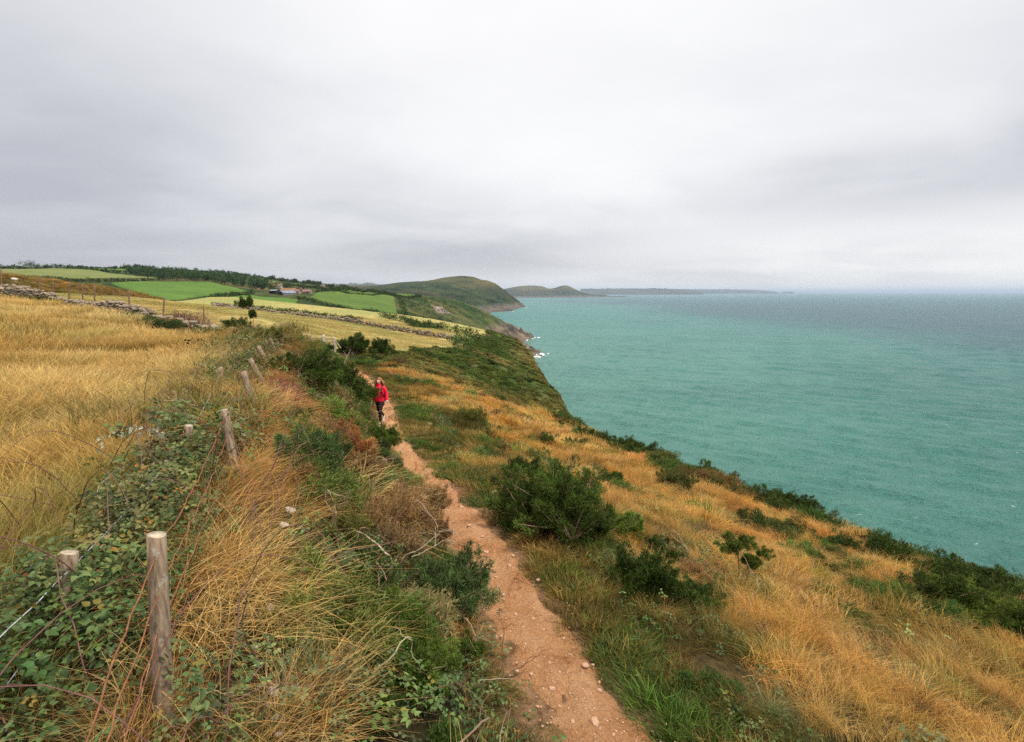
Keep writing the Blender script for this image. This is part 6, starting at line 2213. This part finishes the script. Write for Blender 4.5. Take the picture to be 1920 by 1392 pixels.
tr_ = []
for pts, rs_ in (([(.06, -.0, .93), (.075, -.04, .82), (.06, -.10, .66), (.045, -.14, .50), (.03, -.12, .38), (.02, -.09, .26), (.012, -.03, .11)], (.11, .102, .082, .066, .06, .058, .043)),
                 ([(-.06, .0, .93), (-.085, .03, .82), (-.08, .05, .66), (-.075, .06, .50), (-.06, .17, .41), (-.05, .28, .33), (-.032, .43, .235)], (.11, .102, .082, .066, .06, .058, .043))):
    tr_.append(tube(pts, np.array(rs_), 14))
tr_.append(loft([(0, 0, .80, .12, .09), (0, 0, .86, .165, .12), (0, 0, .96, .16, .12)]))
V, F = cat(tr_)
obj('leggings', mesh_np('leggings', V, F, M_TROUSER, None, True), per)


def shoe(pos, pitch):
    V, F = [], None
    secs = [(.055, .0, .030, .05), (.05, .0, .036, .075), (.0, .0, .040, .085), (-.06, .0, .042, .06), (-.12, .0, .046, .045), (-.17, .0, .040, .036), (-.195, .0, .018, .02)]
    a = np.linspace(0, 2 * math.pi, 12, endpoint=False)
    for y_, x_, hw_, ht in secs:
        V.append([(x_ + math.cos(t) * hw_, y_, max(0, .5 * ht + math.sin(t) * ht * .5)) for t in a])
    V = np.array(V).reshape(-1, 3)
    i = np.arange(len(V)).reshape(-1, 12)
    F = np.stack([i[:-1], np.roll(i[:-1], -1, 1), np.roll(i[1:], -1, 1), i[1:]], -1).reshape(-1, 4)
    o = obj('shoe', mesh_np('shoe', V, F, M_SHOE, None, True), per, pos, (pitch, 0, 0))
    sole = [(c * np.array((1.06, 1.03, .0)) + np.array((0, 0, .012 if k % 2 else -.004))) for k, c in enumerate(np.repeat(V.reshape(-1, 12, 3).mean(1), 2, 0))]
    V2, F2 = box_np(-.042, .042, -.19, .05, -.006, .014)
    obj('sole', mesh_np('sole', V2, F2, M_STRAP), o)


shoe((.012, -.02, .022), 0.0)
shoe((-.03, .47, .12), R(52))
# hair: wavy locks over a skull cap, blown to one side
rh = np.random.default_rng(61)
hp = []
cap_ = []
for i in range(7):
    t = i / 6
    z_ = 1.575 + .155 * math.sin(t * math.pi / 2)
    q = .112 * math.cos(t * math.pi / 2 * .97) + .006
    cap_.append((.005, .05 - .035 * t, z_, q, q * .92))
hp.append(loft(cap_, 16))
for _ in range(150):
    a = rh.uniform(-.12 * math.pi, 1.12 * math.pi)
    x0_, y0_ = math.cos(a) * .10, math.sin(a) * .09 + .01
    if y0_ < -.05:
        continue
    L = rh.uniform(.12, .24)
    bl = .035 if x0_ > 0 else .0
    k_ = np.linspace(0, 1, 6)
    P = np.stack([.007 + x0_ * (1 + .38 * np.sin(k_ * 2.2)) + bl * k_, y0_ * (1 + .2 * k_), 1.63 - L * k_ - .02 * rh.uniform()], 1) + np.cumsum(rh.normal(0, .008, (6, 3)), 0)
    hp.append(tube(P, np.array((.014, .018, .019, .017, .012, .003)), 5))
V, F = cat(hp)
obj('hair', mesh_np('hair', V, F, M_HAIR, None, True), per)
for sg in (-1, 1):
    V, F = box_np(sg * .032 - .014 - .005, sg * .032 + .014 - .005, -.108, -.098, 1.582, 1.592)
    obj('eye', mesh_np('eye', V, F, M_DARKLINE), per)
V, F = tube([(-.005, -.098, 1.59), (-.005, -.118, 1.562), (-.005, -.105, 1.553)], (.007, .013, .010), 6)
obj('nose', mesh_np('nose', V, F, M_SKIN, None, True), per)
V, F = box_np(-.03, .02, -.104, -.094, 1.524, 1.531)
obj('mouth', mesh_np('mouth', V, F, M_DARKLINE), per)
bpk = obj('backpack', None, None, foot, (0, 0, R(-4)))
tag(bpk, 'black backpack worn by the walker, only its straps showing in front', 'backpack')
V, F = loft([(0, .23, .98, .10, .06), (0, .235, 1.0, .145, .085), (0, .24, 1.2, .15, .095), (0, .23, 1.38, .13, .085), (0, .22, 1.43, .08, .05)], 16)
obj('bag', mesh_np('bag', V, F, M_STRAP, None, True), bpk)
for sg in (-1, 1):
    V, F = tube([(sg * .115, .14, 1.40), (sg * .125, .03, 1.435), (sg * .13, -.10, 1.385), (sg * .14, -.168, 1.25), (sg * .165, -.13, 1.12), (sg * .205, .0, 1.04), (sg * .15, .16, 1.02)], np.full(7, .024), 8)
    obj('strap', mesh_np('strap', V, F, M_STRAP, None, True), bpk)
V, F = tube([(.195, .05, 1.04), (.205, -.02, .9), (.19, -.04, .78), (.15, -.03, .70)], np.array((.008, .010, .012, .016)), 6)
obj('strap_end', mesh_np('strap_end', V, F, M_STRAP, None, True), bpk)
